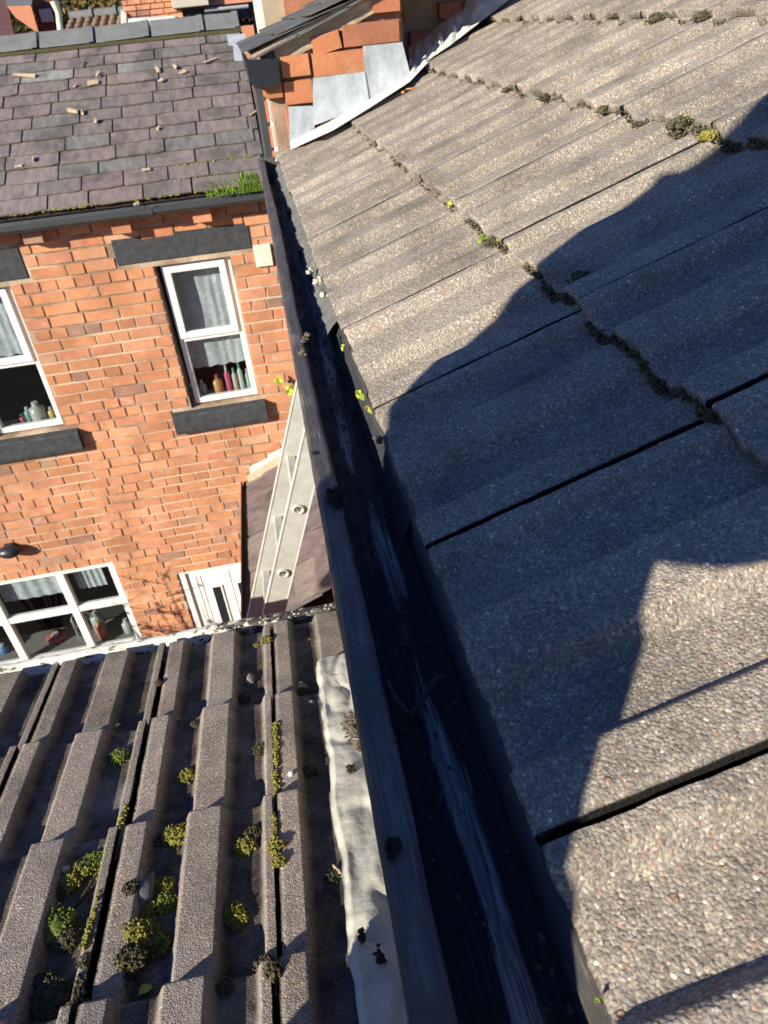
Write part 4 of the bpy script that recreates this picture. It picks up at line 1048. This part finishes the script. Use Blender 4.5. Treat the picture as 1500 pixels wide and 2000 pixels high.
# ground, hill and distant trees
m = MB(); m.quad((-400, -400, -5.95), (400, -400, -5.95), (400, 900, -5.95), (-400, 900, -5.95)); m.build('ground', M_GROUND, kind='structure')
def tree(loc, h, r, mat, label, seed, nleaf=5200, ls=.06):
    rr = random.Random(seed); t = empty('garden_tree', loc, label, 'tree', 'trees beyond the roofs')
    L = Vector(loc); tr = MB(); tr.tube([L, L + Vector((.1, 0, h * .35)), L + Vector((0, .1, h * .7))], [.22, .17, .09], 8)
    for k in range(7):
        a = k * .9 + rr.random(); b = L + Vector((0, 0, h * rr.uniform(.3, .6))); tr.tube([b, b + Vector((math.cos(a), math.sin(a), .7)) * r * .7], [.08, .03], 6)
    tr.build('trunk', M_BARK, t)
    cm = MB(); cen = [(L + Vector((rr.gauss(0, r * .45), rr.gauss(0, r * .4), h * .68 + rr.gauss(0, r * .35))), rr.uniform(.3, .5) * r) for _ in range(26)]
    vs = []; fs = []
    for i in range(nleaf):
        c, cr_ = rr.choice(cen); d = Vector((rr.gauss(0, 1), rr.gauss(0, 1), rr.gauss(0, 1))).normalized() * cr_ * rr.uniform(.6, 1.05)
        p = c + d; s = ls * rr.uniform(.6, 1.4); a = Vector((rr.gauss(0, 1), rr.gauss(0, 1), rr.gauss(0, 1))).normalized(); b = a.cross(Vector((rr.gauss(0, 1), rr.gauss(0, 1), rr.gauss(0, 1)))).normalized()
        n0 = len(vs); vs += [p - a * s, p - b * s * .5, p + a * s, p + b * s * .5]; fs.append((n0, n0 + 1, n0 + 2, n0 + 3))
    cm.add(vs, fs); cm.build('crown', mat, t)
tree((-5.0, 24, -5.95), 9.3, 2.6, M_LEAF, 'dark green bushy tree left of the brick chimney', 1, 9000)
tree((-2.6, 23, -5.95), 9.2, 2.4, M_LEAF2, 'autumn tinted tree just behind the brick chimney', 2, 9000)
tree((-3.6, 29, -5.95), 11.5, 3.2, M_LEAF2, 'taller olive tree rising behind the others', 3, 9000, .08)
tree((-4.0, 15.6, -5.95), 6.5, .8, M_LEAF, 'small dark bush beside the plum roofed house', 4, 4000, .05)
fw = MB(); vs = []; fs = []; rr = random.Random(9)
for i in range(26000):
    x = rr.uniform(-60, 60); y = 45 + rr.uniform(0, 12); z = -5.95 + rr.random() ** .8 * (10 + 3 * noise.noise(Vector((x * .1, 0, 0)))); s = rr.uniform(.3, .7)
    p = Vector((x, y, z)); a = Vector((rr.gauss(0, 1), rr.gauss(0, 1), rr.gauss(0, 1))).normalized(); b = a.cross(Vector((rr.gauss(0, 1), rr.gauss(0, 1), rr.gauss(0, 1)))).normalized()
    n0 = len(vs); vs += [p - a * s, p - b * s * .6, p + a * s, p + b * s * .6]; fs.append((n0, n0 + 1, n0 + 2, n0 + 3))
fw.add(vs, fs); fw.build('distant_wood', M_LEAF, kind='stuff', label='distant dark belt of trees behind the houses', cat='wood')

# ------------------------------------------------------------------ plants, moss and litter
def pt2(px, py, c=.0): return hit(px, py, N2, P2(0, 0, c))
def top2(px, py, extra=0.0):
    "point on the extension tiles under a pixel, at their real height"
    c = 0.0
    for _ in range(3):
        p = pt2(px, py, c); b = (p - P2(0, 0)).dot(B2); x = p.x
        u = (x + .172) % .302
        k = 0
        for i, r0 in enumerate(rows2):
            if b >= r0: k = i
        c = -.023 + prof(u, .0235) + .027 * (1 - (b - rows2[k]) / .352)
    return p + N2 * extra
def pt1(px, py, c=.004): return hit(px, py, N1, O1 + N1 * c)
def cushion(p, r, mat, label, nrm, sq=(1, 1, .6), seed=0, n=None, name='moss_cushion', group=None):
    m = MB(); rr = random.Random(seed)
    m.blob(p + nrm * r * .05, r * .86, sq, 16, .28, 2.2, seed, 10)
    for i in range(int(20 + r * 1400)):
        a = rr.uniform(0, 6.28); q = rr.uniform(.8, 1.45); t_ = nrm.cross(Vector((1, 0, 0))).normalized()
        m.blob(p - nrm * r * .12 + (Vector((1, 0, 0)) * math.cos(a) + t_ * math.sin(a)) * r * q, rr.uniform(.0010, .0028), (1, 1, .7), 5, .3, 2, i, 4)
    for i in range(n or int(46 + r * 3000)):
        a = rr.uniform(0, 6.28); q = rr.random() ** .5; e = math.sqrt(max(0, 1 - q * q))
        d = Vector((math.cos(a) * q * sq[0], math.sin(a) * q * sq[1], e * sq[2])) * r * rr.uniform(.82, 1.08)
        m.blob(p + d, rr.uniform(.0016, .0034), (1, 1, 1.2), 5, .3, 2, i, 4)
    return m.build(name, mat, None, label=label, cat='moss', group=group)
MS = [
 (232, 1481, .0165, 'g', 'round yellow-green moss ball in the pan on the left'), (364, 1518, .0135, 'y', 'small round moss ball left of the wide tile roll'),
 (600, 1510, .0125, 'd', 'dark moss ball beside the pale pebble'), (475, 1366, .012, 'd', 'brown-green moss lump under the stone chip'),
 (512, 1464, .013, 'd', 'olive moss tuft left of the long joint'), (520, 1251, .010, 'y', 'yellow moss tuft near the white gutter'),
 (500, 1262, .005, 'y', 'tiny yellow moss dot by the white gutter'), (345, 1634, .018, 'y', 'flat yellow moss patch below the tile step'), (322, 1640, .012, 'd', 'brown moss beside the flat yellow patch'),
 (478, 1656, .015, 'y', 'yellow moss clump left of the joint, upper one'), (495, 1632, .013, 'd', 'brown crumbly moss above the yellow clump'), (540, 1655, .011, 'y', 'oval yellow moss in the long joint'),
 (545, 1684, .008, 'y', 'lower small moss dot in the long joint'), (183, 1686, .016, 'g', 'vivid green upper end of the large moss ridge'), (160, 1705, .017, 'y', 'yellow middle of the large moss ridge'),
 (132, 1730, .019, 'y', 'brownish yellow lower end of the large moss ridge'), (112, 1745, .012, 'd', 'brown tip of the large moss ridge'), (108, 1815, .026, 'g', 'big dark green moss mound at lower left'),
 (130, 1835, .016, 'd', 'olive moss against the big green mound'), (316, 1738, .016, 'y', 'yellow moss right of the grey stone'), (322, 1768, .015, 'g', 'green moss lower right of the grey stone'),
 (255, 1735, .009, 'd', 'thin moss left of the grey stone'), (290, 1722, .010, 'g', 'moss rim above the grey stone'), (288, 1785, .015, 'y', 'yellow moss under the grey stone'), (262, 1830, .020, 'y', 'speckled yellow moss mound at centre left'),
 (302, 1850, .018, 'g', 'brightest lime green moss mound'), (285, 1822, .017, 'y', 'moss between the speckled and lime mounds'), (255, 1885, .020, 'd', 'dark shaded moss below the speckled mound'), (455, 1790, .0155, 'y', 'paired yellow moss ball, larger'), (470, 1800, .010, 'y', 'paired yellow moss ball, smaller'),
 (105, 1950, .022, 'd', 'dark moss mound near the bottom left'), (85, 1925, .014, 'd', 'dark moss bump above the bottom left mound'), (518, 1885, .010, 'd', 'green moss left of the joint near the bottom'), (533, 1897, .009, 'd', 'moss in the joint near the bottom edge'),
 (440, 1928, .009, 'd', 'grey brown crumb of moss near the bottom'), (650, 1714, .009, 'd', 'small moss ball by the wood sliver'), (150, 1985, .016, 'd', 'moss smear on the bottom edge of the roof'), (95, 1995, .014, 'd', 'dark moss at the bottom left corner'), (702, 1865, .007, 'y', 'tiny yellow moss beside the flashing'),
 (330, 1262 + 80, .0, 'y', ''), (248, 1238 + 75, .006, 'y', 'tiny bright moss on a roll end'), (382, 1416, .007, 'd', 'brown moss crumb at a roll end'), (310, 1335, .006, 'd', 'tiny moss on the far narrow roll'),
]
MM = {'g': M_MOSSG, 'y': M_MOSS, 'd': M_MOSSD}
for i, (px, py, r, k, lab) in enumerate(MS):
    if r <= 0: continue
    r *= 1.3; cushion(top2(px, py, r * .1), r, MM[k], lab, N2, (1.2, 1.1, .38), i, group='moss cushions on the extension tiles')
# moss running along the joints of the extension tiles
def joint_moss(pts, name, lab, wid=.004, dens=900, par=None, up=0.0, nrm=N2, fn=top2):
    m = MB(); rr = random.Random(int(pts[0][0]))
    for (a, b) in zip(pts[:-1], pts[1:]):
        A_, B_ = fn(*a), fn(*b); L = (B_ - A_).length
        for i in range(int(L * dens)):
            t = rr.random(); p = A_.lerp(B_, t)
            if noise.noise(p * 30) < -.6: continue
            m.blob(p + Vector((rr.gauss(0, wid), rr.gauss(0, wid), 0)) + nrm * (up + rr.uniform(-.002, .002)), rr.uniform(.0018, .0042), (1, 1, .8), 5, .3, 2, i, 4)
    return m.build(name, par or M_MOSS, None, label=lab, cat='moss', kind=None)
joint_moss([(538, 1412), (541, 1495)], 'moss_strip', 'bright yellow moss strip filling the long joint', .003, 2200)
joint_moss([(538, 1505), (541, 1565)], 'moss_strip', 'second moss strip further down the long joint', .003, 1300)
joint_moss([(536, 1590), (538, 1645)], 'moss_strip', 'moss strip just above the oval moss in the joint', .0025, 1300)
joint_moss([(247, 1572), (232, 1625)], 'moss_strip', 'short moss strip at the upper end of the left joint', .003, 1500)
joint_moss([(210, 1645), (190, 1760)], 'moss_strip', 'thin moss strip beside the big moss ridge', .003, 1000)
joint_moss([(186, 1775), (165, 1850)], 'moss_strip', 'moss strip beside the green mound', .0035, 1500)
joint_moss([(165, 1865), (150, 1960)], 'moss_strip', 'rusty moss strip near the bottom left joint', .004, 1500, M_MOSSD)
# upper roof moss in the course steps
CL1 = [(775, 322), (880, 408), (1000, 498), (1100, 568), (1180, 630), (1280, 702), (1400, 790), (1500, 885)]
CL2 = [(985, 182), (1060, 195), (1180, 222), (1280, 252), (1400, 280), (1500, 255)]
CL3 = [(945, 38), (1040, 45), (1130, 35), (1280, 40), (1420, 40), (1500, 22)]
def fringe(k, y0, y1, lab, dens, seed):
    m = MB(); rr = random.Random(seed); s0 = course_s[k]
    for i in range(dens):
        y = y0 + (y1 - y0) * rr.random()
        if noise.noise(Vector((y * 9, seed, 0))) < -.12: continue
        u = (y - J0) % .3; p = P1(s0 - .003 + rr.uniform(-.006, .003), y, prof(u, .0185) * .75 - .016 + rr.uniform(0, .014))
        m.blob(p, rr.uniform(.0012, .0030) * (1.25 if y1 < 1.5 else 1), (1, 1, .8), 5, .35, 2, i, 4)
    return m.build('moss_fringe', M_MOSSD, near_roof, kind='stuff')
fringe(1, .5, 1.35, '', 900, 1); fringe(1, 1.35, 2.9, '', 260, 5); fringe(2, .9, 1.4, '', 320, 2); fringe(2, 1.4, 3.0, '', 330, 6); fringe(3, 1.6, 3.4, '', 420, 3)
UM = [(962, 476, .011, 'd', 'brown moss tuft between two small green leaves on the course line'), (1330, 243, .018, 'd', 'green and brown moss clump, largest on the upper course line'), (1180, 217, .013, 'd', 'brown moss tuft left of the largest upper clump'),
      (1062, 192, .013, 'd', 'dark moss tuft on the second course line'), (988, 178, .010, 'd', 'dark upright moss speck at the left of the second course line'), (1125, 28, .014, 'd', 'moss tuft high on the third course line'), (1210, 30, .016, 'd', 'wide moss tuft on the third course line'),
      (1282, 38, .020, 'd', 'broad olive moss on the third course line'), (1372, 35, .018, 'd', 'moss hump on the third course line toward the right'), (1495, 8, .022, 'd', 'moss clump at the top right corner'), (942, 35, .012, 'd', 'moss tuft by the crumpled lead'),
      (775, 322, .007, 'd', 'tiny moss speck low on the first course line'), (1385, 268, .014, 'y', 'yellowish moss by the edge of the shadow'), (1135, 545, .014, 'd', 'moss in the shaded corner of four tiles')]
for i, (px, py, r, k, lab) in enumerate(UM):
    cushion(pt1(px, py, .004), r, MM[k], lab, N1, (1, 1, .6), 70 + i, n=60, group='moss tufts on the upper tiles')
def leafy(px, py, fn, nrm, r, mats, label, name='seedling', cat='plant', n=5, seed=0, up=.012, h=.6):
    rr = random.Random(seed); p = fn(px, py); t = empty(name, tuple(p), label, cat)
    for i in range(n):
        a = 6.28 * i / n + rr.uniform(-.4, .4); d = (CX * math.cos(a) - CY * math.sin(a)); d = (d + nrm * h).normalized(); s = r * rr.uniform(.7, 1.2)
        side = d.cross(nrm).normalized() * s * .42; q = p + nrm * up * .3
        m = MB(); nn = 6; vs = []
        for j in range(nn + 1):
            tt = j / nn; wdt = math.sin(math.pi * (tt * .9 + .05)) ** .7; c = q + d * s * (tt) + nrm * (up * tt - up * 1.2 * tt * tt)
            vs += [c - side * wdt, c + nrm * .0006, c + side * wdt]
        m.add(vs, [(3 * j, 3 * j + 1, 3 * j + 4, 3 * j + 3) for j in range(nn)] + [(3 * j + 1, 3 * j + 2, 3 * j + 5, 3 * j + 4) for j in range(nn)], True)
        m.build('leaf', mats[i % len(mats)], t)
    return t
leafy(946, 472, pt1, N1, .013, [M_GREENPLANT], 'small round green leaf left of the brown moss tuft', n=3, seed=1)
leafy(980, 470, pt1, N1, .012, [M_YELLOWLEAF], 'small pale green leaf right of the brown moss tuft', n=3, seed=2)
leafy(882, 405, pt1, N1, .010, [M_YELLOWLEAF], 'tiny green seedling in the lower course line', n=3, seed=3)
leafy(1337, 240, pt1, N1, .013, [M_GREENPLANT, M_YELLOWLEAF], 'green sprig growing out of the upper moss clump', n=4, seed=12)
ed_ = lambda px, py: hit(px, py, N1, O1)
leafy(706, 775, ed_, N1, .0085, [M_YELLOWLEAF, M_GREENPLANT, M_YELLOWLEAF], 'bright green seedling at the eaves above the gutter', n=8, seed=4)
leafy(722, 805, ed_, N1, .006, [M_YELLOWLEAF, M_MOSS], 'small rusty seedling just below the bright one', n=5, seed=5)
leafy(673, 682, ed_, N1, .0055, [M_YELLOWLEAF], 'tiny seedling on the gutter edge higher up', n=4, seed=6)
leafy(1172, 1960, ed_, N1, .0022, [M_GREENPLANT], 'tiny green shoot at the near end of the eaves', n=3, seed=8)
wf_ = lambda px, py: at_y(px, py, D - .06)
leafy(545, 742, wf_, Vector((0, -1, 0)), .05, [M_YELLOWLEAF], 'yellow green leaves of a wall plant, upper tuft', n=4, seed=7, up=.02, h=.3)
leafy(565, 762, wf_, Vector((0, -1, 0)), .05, [M_YELLOWLEAF, M_GREENPLANT], 'green leaves of a wall plant, lower tuft', n=5, seed=9, up=.02, h=.3)
# mortar lumps and crumbs in and on the gutter
def lump(px, py, z, r, mat, label, cat='debris', name='mortar_lump', n=5, seed=0, grp=None):
    rr = random.Random(seed); p = at_z(px, py, z); m = MB()
    for i in range(n): m.blob(p + Vector((rr.gauss(0, r * .6), rr.gauss(0, r * .9), rr.uniform(-.2, .5) * r)), r * rr.uniform(.35, .8), (1, 1.2, .8), 9, .35, 2.5, seed + i, 7)
    return m.build(name, mat, None, label=label, cat=cat, group=grp)
lump(625, 553, ZG - .010, .011, M_LUMP, 'pale mortar lump at the torn felt', seed=1, n=6)
lump(636, 578, ZG - .010, .008, M_LUMP, 'pale mortar lump just below the first one', seed=2)
lump(608, 530, ZG - .006, .008, M_LUMP, 'beige mortar crumb on the felt edge', seed=3)
lump(738, 862, ZG - .002, .005, M_CRUMB, 'light brown crumb at the eaves beside the shadow edge', 'crumb', 'dirt_crumb', 7, 4)
for i, (px, py, r) in enumerate([(600, 655, .004), (592, 690, .006), (596, 664, .004), (655, 962, .007), (660, 975, .006), (612, 885, .002), (770, 1655, .0034), (760, 1668, .0024), (700, 1098, .003)]):
    lump(px, py, ZG + .002, r, M_CRUMB if i < 3 else M_SOIL, ['brown crumb on the gutter board', 'large brown crumb cluster on the gutter board', 'twiggy crumb on the gutter board top', 'dark tar lump at the shadow line on the board', 'second dark tar lump at the shadow line', 'black speck on the sunlit board', 'dark clod on the outer edge near the bottom', 'smaller clod beside the lower dark one', 'grey pebble inside the board edge'][i], 'crumb', 'dirt_crumb', 9, 20 + i)
# litter on the flashing
fh = lambda px, py: pt2(px, py, .044)
def litter(px, py, r, n, label, mat=M_CRUMB, seed=0, name='dirt_pile', flatn=.5):
    rr = random.Random(seed); p = fh(px, py); m = MB()
    for i in range(n):
        d = Vector((rr.gauss(0, r * .45), rr.gauss(0, r * .7), 0)); m.blob(p + d + N2 * rr.uniform(0, r * flatn * max(0, 1 - d.length / r / 1.4)), rr.uniform(.0012, .004), (1.3, 1, .7), 5, .4, 2, i, 4)
    return m.build(name, mat, None, label=label, cat='debris')
litter(692, 1412, .022, 260, 'heap of brown dirt and slivers on the flashing, upper part', seed=1)
litter(703, 1442, .019, 220, 'heap of brown dirt on the flashing, lower part', seed=2)
litter(684, 1500, .006, 30, 'small dirt crumb on the flashing below the heap', seed=3, mat=M_SOIL)
litter(742, 1870, .007, 50, 'dark dirt clod near the bottom of the flashing', seed=4, mat=M_SOIL)
litter(706, 1828, .005, 26, 'dirt specks on the left edge of the flashing', seed=5, mat=M_SOIL)
for i in range(8):
    q = [(690, 1400), (700, 1412), (685, 1425), (705, 1430), (696, 1448), (660, 1338), (668, 1350), (655, 1322)][i]; p = fh(*q) + N2 * .006; a = random.uniform(0, 3); d = Vector((math.cos(a), math.sin(a), 0)) * random.uniform(.008, .014)
    MB().tube([p - d, p + N2 * .001, p + d], [.0006, .0012, .0005], 5).build('twig', [M_LEAD, M_WOODCHIP, M_LEAD, M_BARK, M_LEAD, M_BARK, M_BARK, M_BARK][i], None, label=['silvery sliver on top of the dirt heap', 'pale wood sliver in the dirt heap', 'grey sliver left in the dirt heap', 'dark twig right of the dirt heap', 'silvery sliver low in the dirt heap', 'upper dark scratch-like twig on the flashing', 'second dark twig on the flashing', 'topmost tiny twig on the flashing'][i], cat='twig')
# chips, pebbles, leaves on the extension tiles
def chip(px, py, s, sq, mat, label, cat, name, seed=0, lift=.4, fn=top2, nrm=N2, rot=0.0):
    p = fn(px, py); m = MB(); m.blob((0, 0, 0), s, sq, 9, .3, 1.8, seed, 6); o = m.build(name, mat, None, label=label, cat=cat); o.location = p + nrm * s * sq[2] * lift; o.rotation_euler[2] = rot; return o
chip(490, 1330, .016, (.75, 1.5, .6), M_TILE2, 'pointed brown stone chip in the far pan', 'stone', 'stone_chip', 1)
chip(128, 1708, .012, (.8, 1.3, .7), M_LUMP, 'pale pinkish stone at the head of the moss ridge', 'stone', 'stone_chip', 2)
chip(280, 1752, .024, (.8, 1.6, .45), M_SLATE2, 'dark grey flat stone ringed by moss', 'stone', 'flat_stone', 3, rot=-.4)
chip(568, 1512, .006, (1, 1, .8), M_UPVC, 'tiny white pebble right of the long joint', 'pebble', 'pebble', 4)
chip(607, 1373, .007, (1, .9, .7), M_LUMP, 'small pale snail shell near the flashing', 'shell', 'snail_shell', 5)
chip(662, 1705, .013, (.35, 1.25, .35), M_WOODCHIP, 'brown wood sliver lying beside the flashing', 'wood sliver', 'wood_sliver', 6, .9, rot=.5)
chip(170, 1745, .018, (.16, 1.9, .2), M_BARK, 'dark brown pod leaning on the roll beside the moss ridge', 'seed pod', 'seed_pod', 7, 1.5, rot=-.5)
chip(345, 1407, .007, (.7, 1, .5), M_TERRA, 'small orange berry husk under the tile step', 'husk', 'berry_husk', 8)
chip(788, 181, .016, (.5, 1, .3), M_TERRA, 'orange brick chip on the upper tiles, left one', 'brick chip', 'brick_chip', 9, .3, pt1, N1)
chip(806, 174, .020, (1.2, .4, .2), M_TERRA, 'thin orange brick chip on the upper tiles, right one', 'brick chip', 'brick_chip', 10, .3, pt1, N1)
def flat_leaf(px, py, s, mat, label, rot, fn=top2, nrm=N2, curl=.3):
    p = fn(px, py) + nrm * .006; a = Vector((math.cos(rot), math.sin(rot), 0)); a = (a - nrm * a.dot(nrm)).normalized(); b = nrm.cross(a); m = MB(); vs = []; nn = 8
    for j in range(nn + 1):
        t = j / nn; wd = math.sin(math.pi * (t * .92 + .04)) ** .8 * s * .42
        for k in (-1, -.5, 0, .5, 1): vs.append(p + a * s * (t - .5) + b * wd * k + nrm * (curl * s * abs(k) * wd / s + .08 * s * math.sin(t * 5)))
    m.add(vs, [(5 * j + k, 5 * j + k + 1, 5 * j + k + 6, 5 * j + k + 5) for j in range(nn) for k in range(4)], True)
    m.tube([p - a * s * .5, p - a * s * .8 + nrm * .003], .0006, 5)
    return m.build('fallen_leaf', mat, None, label=label, cat='leaf')
flat_leaf(286, 1938, .021, M_YELLOWLEAF, 'pale green fallen leaf near the bottom of the roof', .6)
flat_leaf(606, 1252, .012, flat('amber_leaf', (.55, .30, .07), .5), 'curled amber leaf near the white gutter', 1.2, curl=.9)
flat_leaf(232, 1420, .014, flat('pale_leaf', (.55, .55, .42), .5), 'small pale leaf under the first tile step', 1.0)
flat_leaf(592, 1349, .032, flat('tan_leaf', (.30, .24, .17), .6), 'long narrow tan leaf near the flashing', .1, curl=.9)
flat_leaf(515, 1262, .018, flat('buff_leaf', (.35, .24, .13), .6), 'curled buff leaf under the yellow moss tuft', .4, curl=.6)
flat_leaf(202, 1378, .012, flat('rusty_leaf', (.35, .20, .04), .6), 'small rusty leaf on a tile roll', .4, curl=.6)
# wood splinters scattered over the far slate roof
SP = [(48, 146, .165, .028, -.25, 'largest wood splinter on the slate roof'), (182, 161, .075, .045, .1, 'thick pale wood chunk near the ridge'), (163, 124, .06, .014, 1.4, 'upright splinter below the ridge on the left'), (148, 167, .045, .016, .8, 'short chip left of the pale chunk'),
      (191, 146, .055, .012, 1.2, 'thin splinter above the pale chunk'), (308, 136, .05, .020, 1.9, 'chip in the middle of the slate roof'), (341, 130, .045, .018, 1.9, 'chip right of the middle one'), (355, 141, .06, .016, .3, 'flat splinter among the three middle chips'), (314, 157, .035, .022, .4, 'round chip below the middle chips'),
      (412, 118, .10, .016, .35, 'long splinter at the right of the roof'), (143, 216, .07, .024, -.3, 'pale splinter on the sixth slate course'), (161, 219, .04, .016, 1.5, 'small upright chip beside the pale splinter'), (188, 235, .03, .015, 1.2, 'tiny chip one course lower'), (65, 311, .04, .018, 1.4, 'chip at the left near the eaves'),
      (36, 324, .05, .020, .2, 'chip at the far left near the eaves'), (285, 331, .05, .016, .1, 'chip in the middle lower courses'), (309, 249, .025, .012, .8, 'tiny chip right of centre'), (495, 220, .07, .014, .6, 'splinter close to the right verge'), (266, 398, .035, .020, .2, 'pale chip by the gutter')]
for i, (px, py, L, wd, an, lab) in enumerate(SP):
    p = hit(px, py, NR, E0 + NR * .026); d = XV * math.cos(an) + SR * math.sin(an); s_ = NR.cross(d)
    m = MB(); m.obox(Vector((0, 0, 0)), d, s_, NR, L / 2, wd / 2, .006, .003)
    m.v = [tuple(Vector(v) + Vector((noise.noise(Vector(v) * 60 + Vector((i, 0, 0))), noise.noise(Vector(v) * 60 + Vector((i, 5, 0))), noise.noise(Vector(v) * 60 + Vector((i, 0, 9))))) * .013) for v in m.v]
    o = m.build('wood_splinter', M_WOODCHIP, None, label=lab, cat='splinter', group='wood splinters on the slate roof'); o.location = p
# grass in the far gutter
rr = random.Random(3)
def grass(x0, x1, n, h, label, y=D - .12, z=-.90):
    m = MB()
    for i in range(n):
        b = Vector((rr.uniform(x0, x1), y + rr.uniform(-.03, .08), z)); b.z += max(0, b.y - y) * .55
        d = Vector((rr.gauss(0, .25), rr.gauss(-.05, .2), 1)).normalized() * h * rr.uniform(.5, 1.1); s = Vector((.004, .001, 0))
        m.add([b - s, b + s, b + d * .6 + s * .6, b + d + Vector((rr.gauss(0, .015), -.01, 0)), b + d * .6 - s * .6], [(0, 1, 2, 3, 4)])
    return m.build('grass_tuft', M_GRASS, None, label=label, cat='grass', kind='stuff')
grass(-.10, .04, 200, .085, 'tall green grass growing in the end of the far gutter'); grass(-.32, -.10, 160, .06, 'short grass along the far gutter')
gm_ = MB()
for i in range(260):
    x = -1.9 + 2.0 * rr.random(); b = rr.choice([0, 0, 0, rows[1], rows[2]]); 
    if x < -.5 and b > 0: continue
    p = E0 + Vector((x, 0, 0)) + SR * (b + rr.uniform(-.01, .012)) + NR * .012; gm_.blob(p, rr.uniform(.004, .011), (1.4, 1, .6), 5, .3, 2, i, 4)
gm_.build('gutter_moss', M_MOSS, None, label='yellow moss along the lowest slates above the far gutter', cat='moss', kind='stuff')

# bare shrub standing in the yard left of the view: its twigs throw the shadow on the brick wall
def shrub(base, h, seed, label, nb_=16):
    rr = random.Random(seed); t = empty('bare_shrub', base, label, 'shrub'); m = MB(); B_ = Vector(base); lv = MB()
    for k in range(nb_):
        a = rr.uniform(0, 6.28); tip = B_ + Vector((math.cos(a) * .45, math.sin(a) * .30, h * rr.uniform(.75, 1.02))); mid = B_.lerp(tip, .5) + Vector((rr.gauss(0, .06), rr.gauss(0, .06), .1))
        m.tube([B_, mid, tip], [.014, .009, .003], 5)
        for q in range(9):
            s0 = mid.lerp(tip, rr.random()); e = s0 + Vector((rr.gauss(0, .15), rr.gauss(0, .12), rr.uniform(.0, .2))); m.tube([s0, e], [.005, .002], 4)
            for z in range(3):
                p = s0.lerp(e, rr.random()); a1 = Vector((rr.gauss(0, 1), rr.gauss(0, 1), rr.gauss(0, 1))).normalized() * .028; b1 = a1.cross(Vector((0, 0, 1))).normalized() * .014
                lv.add([p - a1, p + b1, p + a1, p - b1], [(0, 1, 2, 3)])
    m.build('branches', M_BARK, t); lv.build('leaves', M_LEAF2, t); return t
SB = Vector((-1.42, D, -4.35)) - LD * 2.35
shrub((SB.x, SB.y, -5.95), 2.75, 5, 'bare leafy shrub in the yard just left of the view')

# ------------------------------------------------------------------ the photographer, standing on the extension roof behind the camera
UU = Vector((math.cos(SUN_AZ), -math.sin(SUN_AZ), 0)); VV = UU.cross(LD)
if VV.z < 0: VV = -VV
def Q(u, v, k): return UU * u + VV * v - LD * k
def skin(name, chain, edges, mat, parent, sub=2):
    me = bpy.data.meshes.new(name); me.from_pydata([tuple(c[0]) for c in chain], edges, [])
    o = bpy.data.objects.new(name, me); COL.objects.link(o)
    sk = o.modifiers.new('skin', 'SKIN'); su = o.modifiers.new('sub', 'SUBSURF'); su.levels = su.render_levels = sub
    for i, c in enumerate(chain):
        r = c[1]; me.skin_vertices[0].data[i].radius = r if hasattr(r, '__len__') else (r, r)
    me.skin_vertices[0].data[0].use_root = True
    me.materials.append(mat); keep(o, parent); sk.use_smooth_shade = True
    return o
per = empty('person', (-.5, -.05, -1.06), 'person in a dark jacket holding the camera, seen only by the shadow on the tiles', 'person')
MJ = flat('dark_jacket_cloth', (.05, .055, .07), .9); MSK = flat('skin', (.55, .34, .25), .6); MTR = flat('dark_trousers', (.04, .045, .06), .9)
BODY = [(Q(-.295, -.48, .30), .28), (Q(-.345, -.34, .36), .235), (Q(-.38, -.10, .44), .185), (Q(-.375, .08, .50), .215), (Q(-.35, .20, .54), .20), (Q(-.345, .33, .55), .13), (Q(-.33, .46, .54), .15), (Q(-.31, .56, .54), .12),
        (Q(-.475, .13, .52), .125), (Q(-.51, -.09, .46), .12), (Q(-.47, -.27, .36), .085),
        (Q(-.24, .12, .46), .12), (Q(-.205, -.10, .38), .145), (Q(-.09, -.045, .26), .08), (Q(.04, -.055, .13), .045),
        (Q(-.41, -.64, .26), .125), (Q(-.395, -.88, .14), .095), (Q(-.38, -1.12, .02), .06), (Q(-.27, -.64, .26), .125), (Q(-.26, -.88, .14), .095), (Q(-.26, -1.12, .02), .06), (Q(-.160, -.475, .27), .185), (Q(-.13, -.62, .22), .15)]
EDG = [(0, 1), (1, 2), (2, 3), (3, 4), (4, 5), (5, 6), (6, 7), (3, 8), (8, 9), (9, 10), (3, 11), (11, 12), (12, 13), (13, 14), (0, 15), (15, 16), (16, 17), (0, 18), (18, 19), (19, 20), (0, 21), (21, 22)]
skin('body', BODY, EDG, MJ, per)
hb = BODY[14][0]
for k in range(4):
    b = hb + VV * (.018 - .012 * k); skin('finger', [(b, .010), (b + UU * .03 - LD * -.01, .009), (b + UU * .055 + VV * .01 + LD * .02, .008)], [(0, 1), (1, 2)], MSK, per, 1)
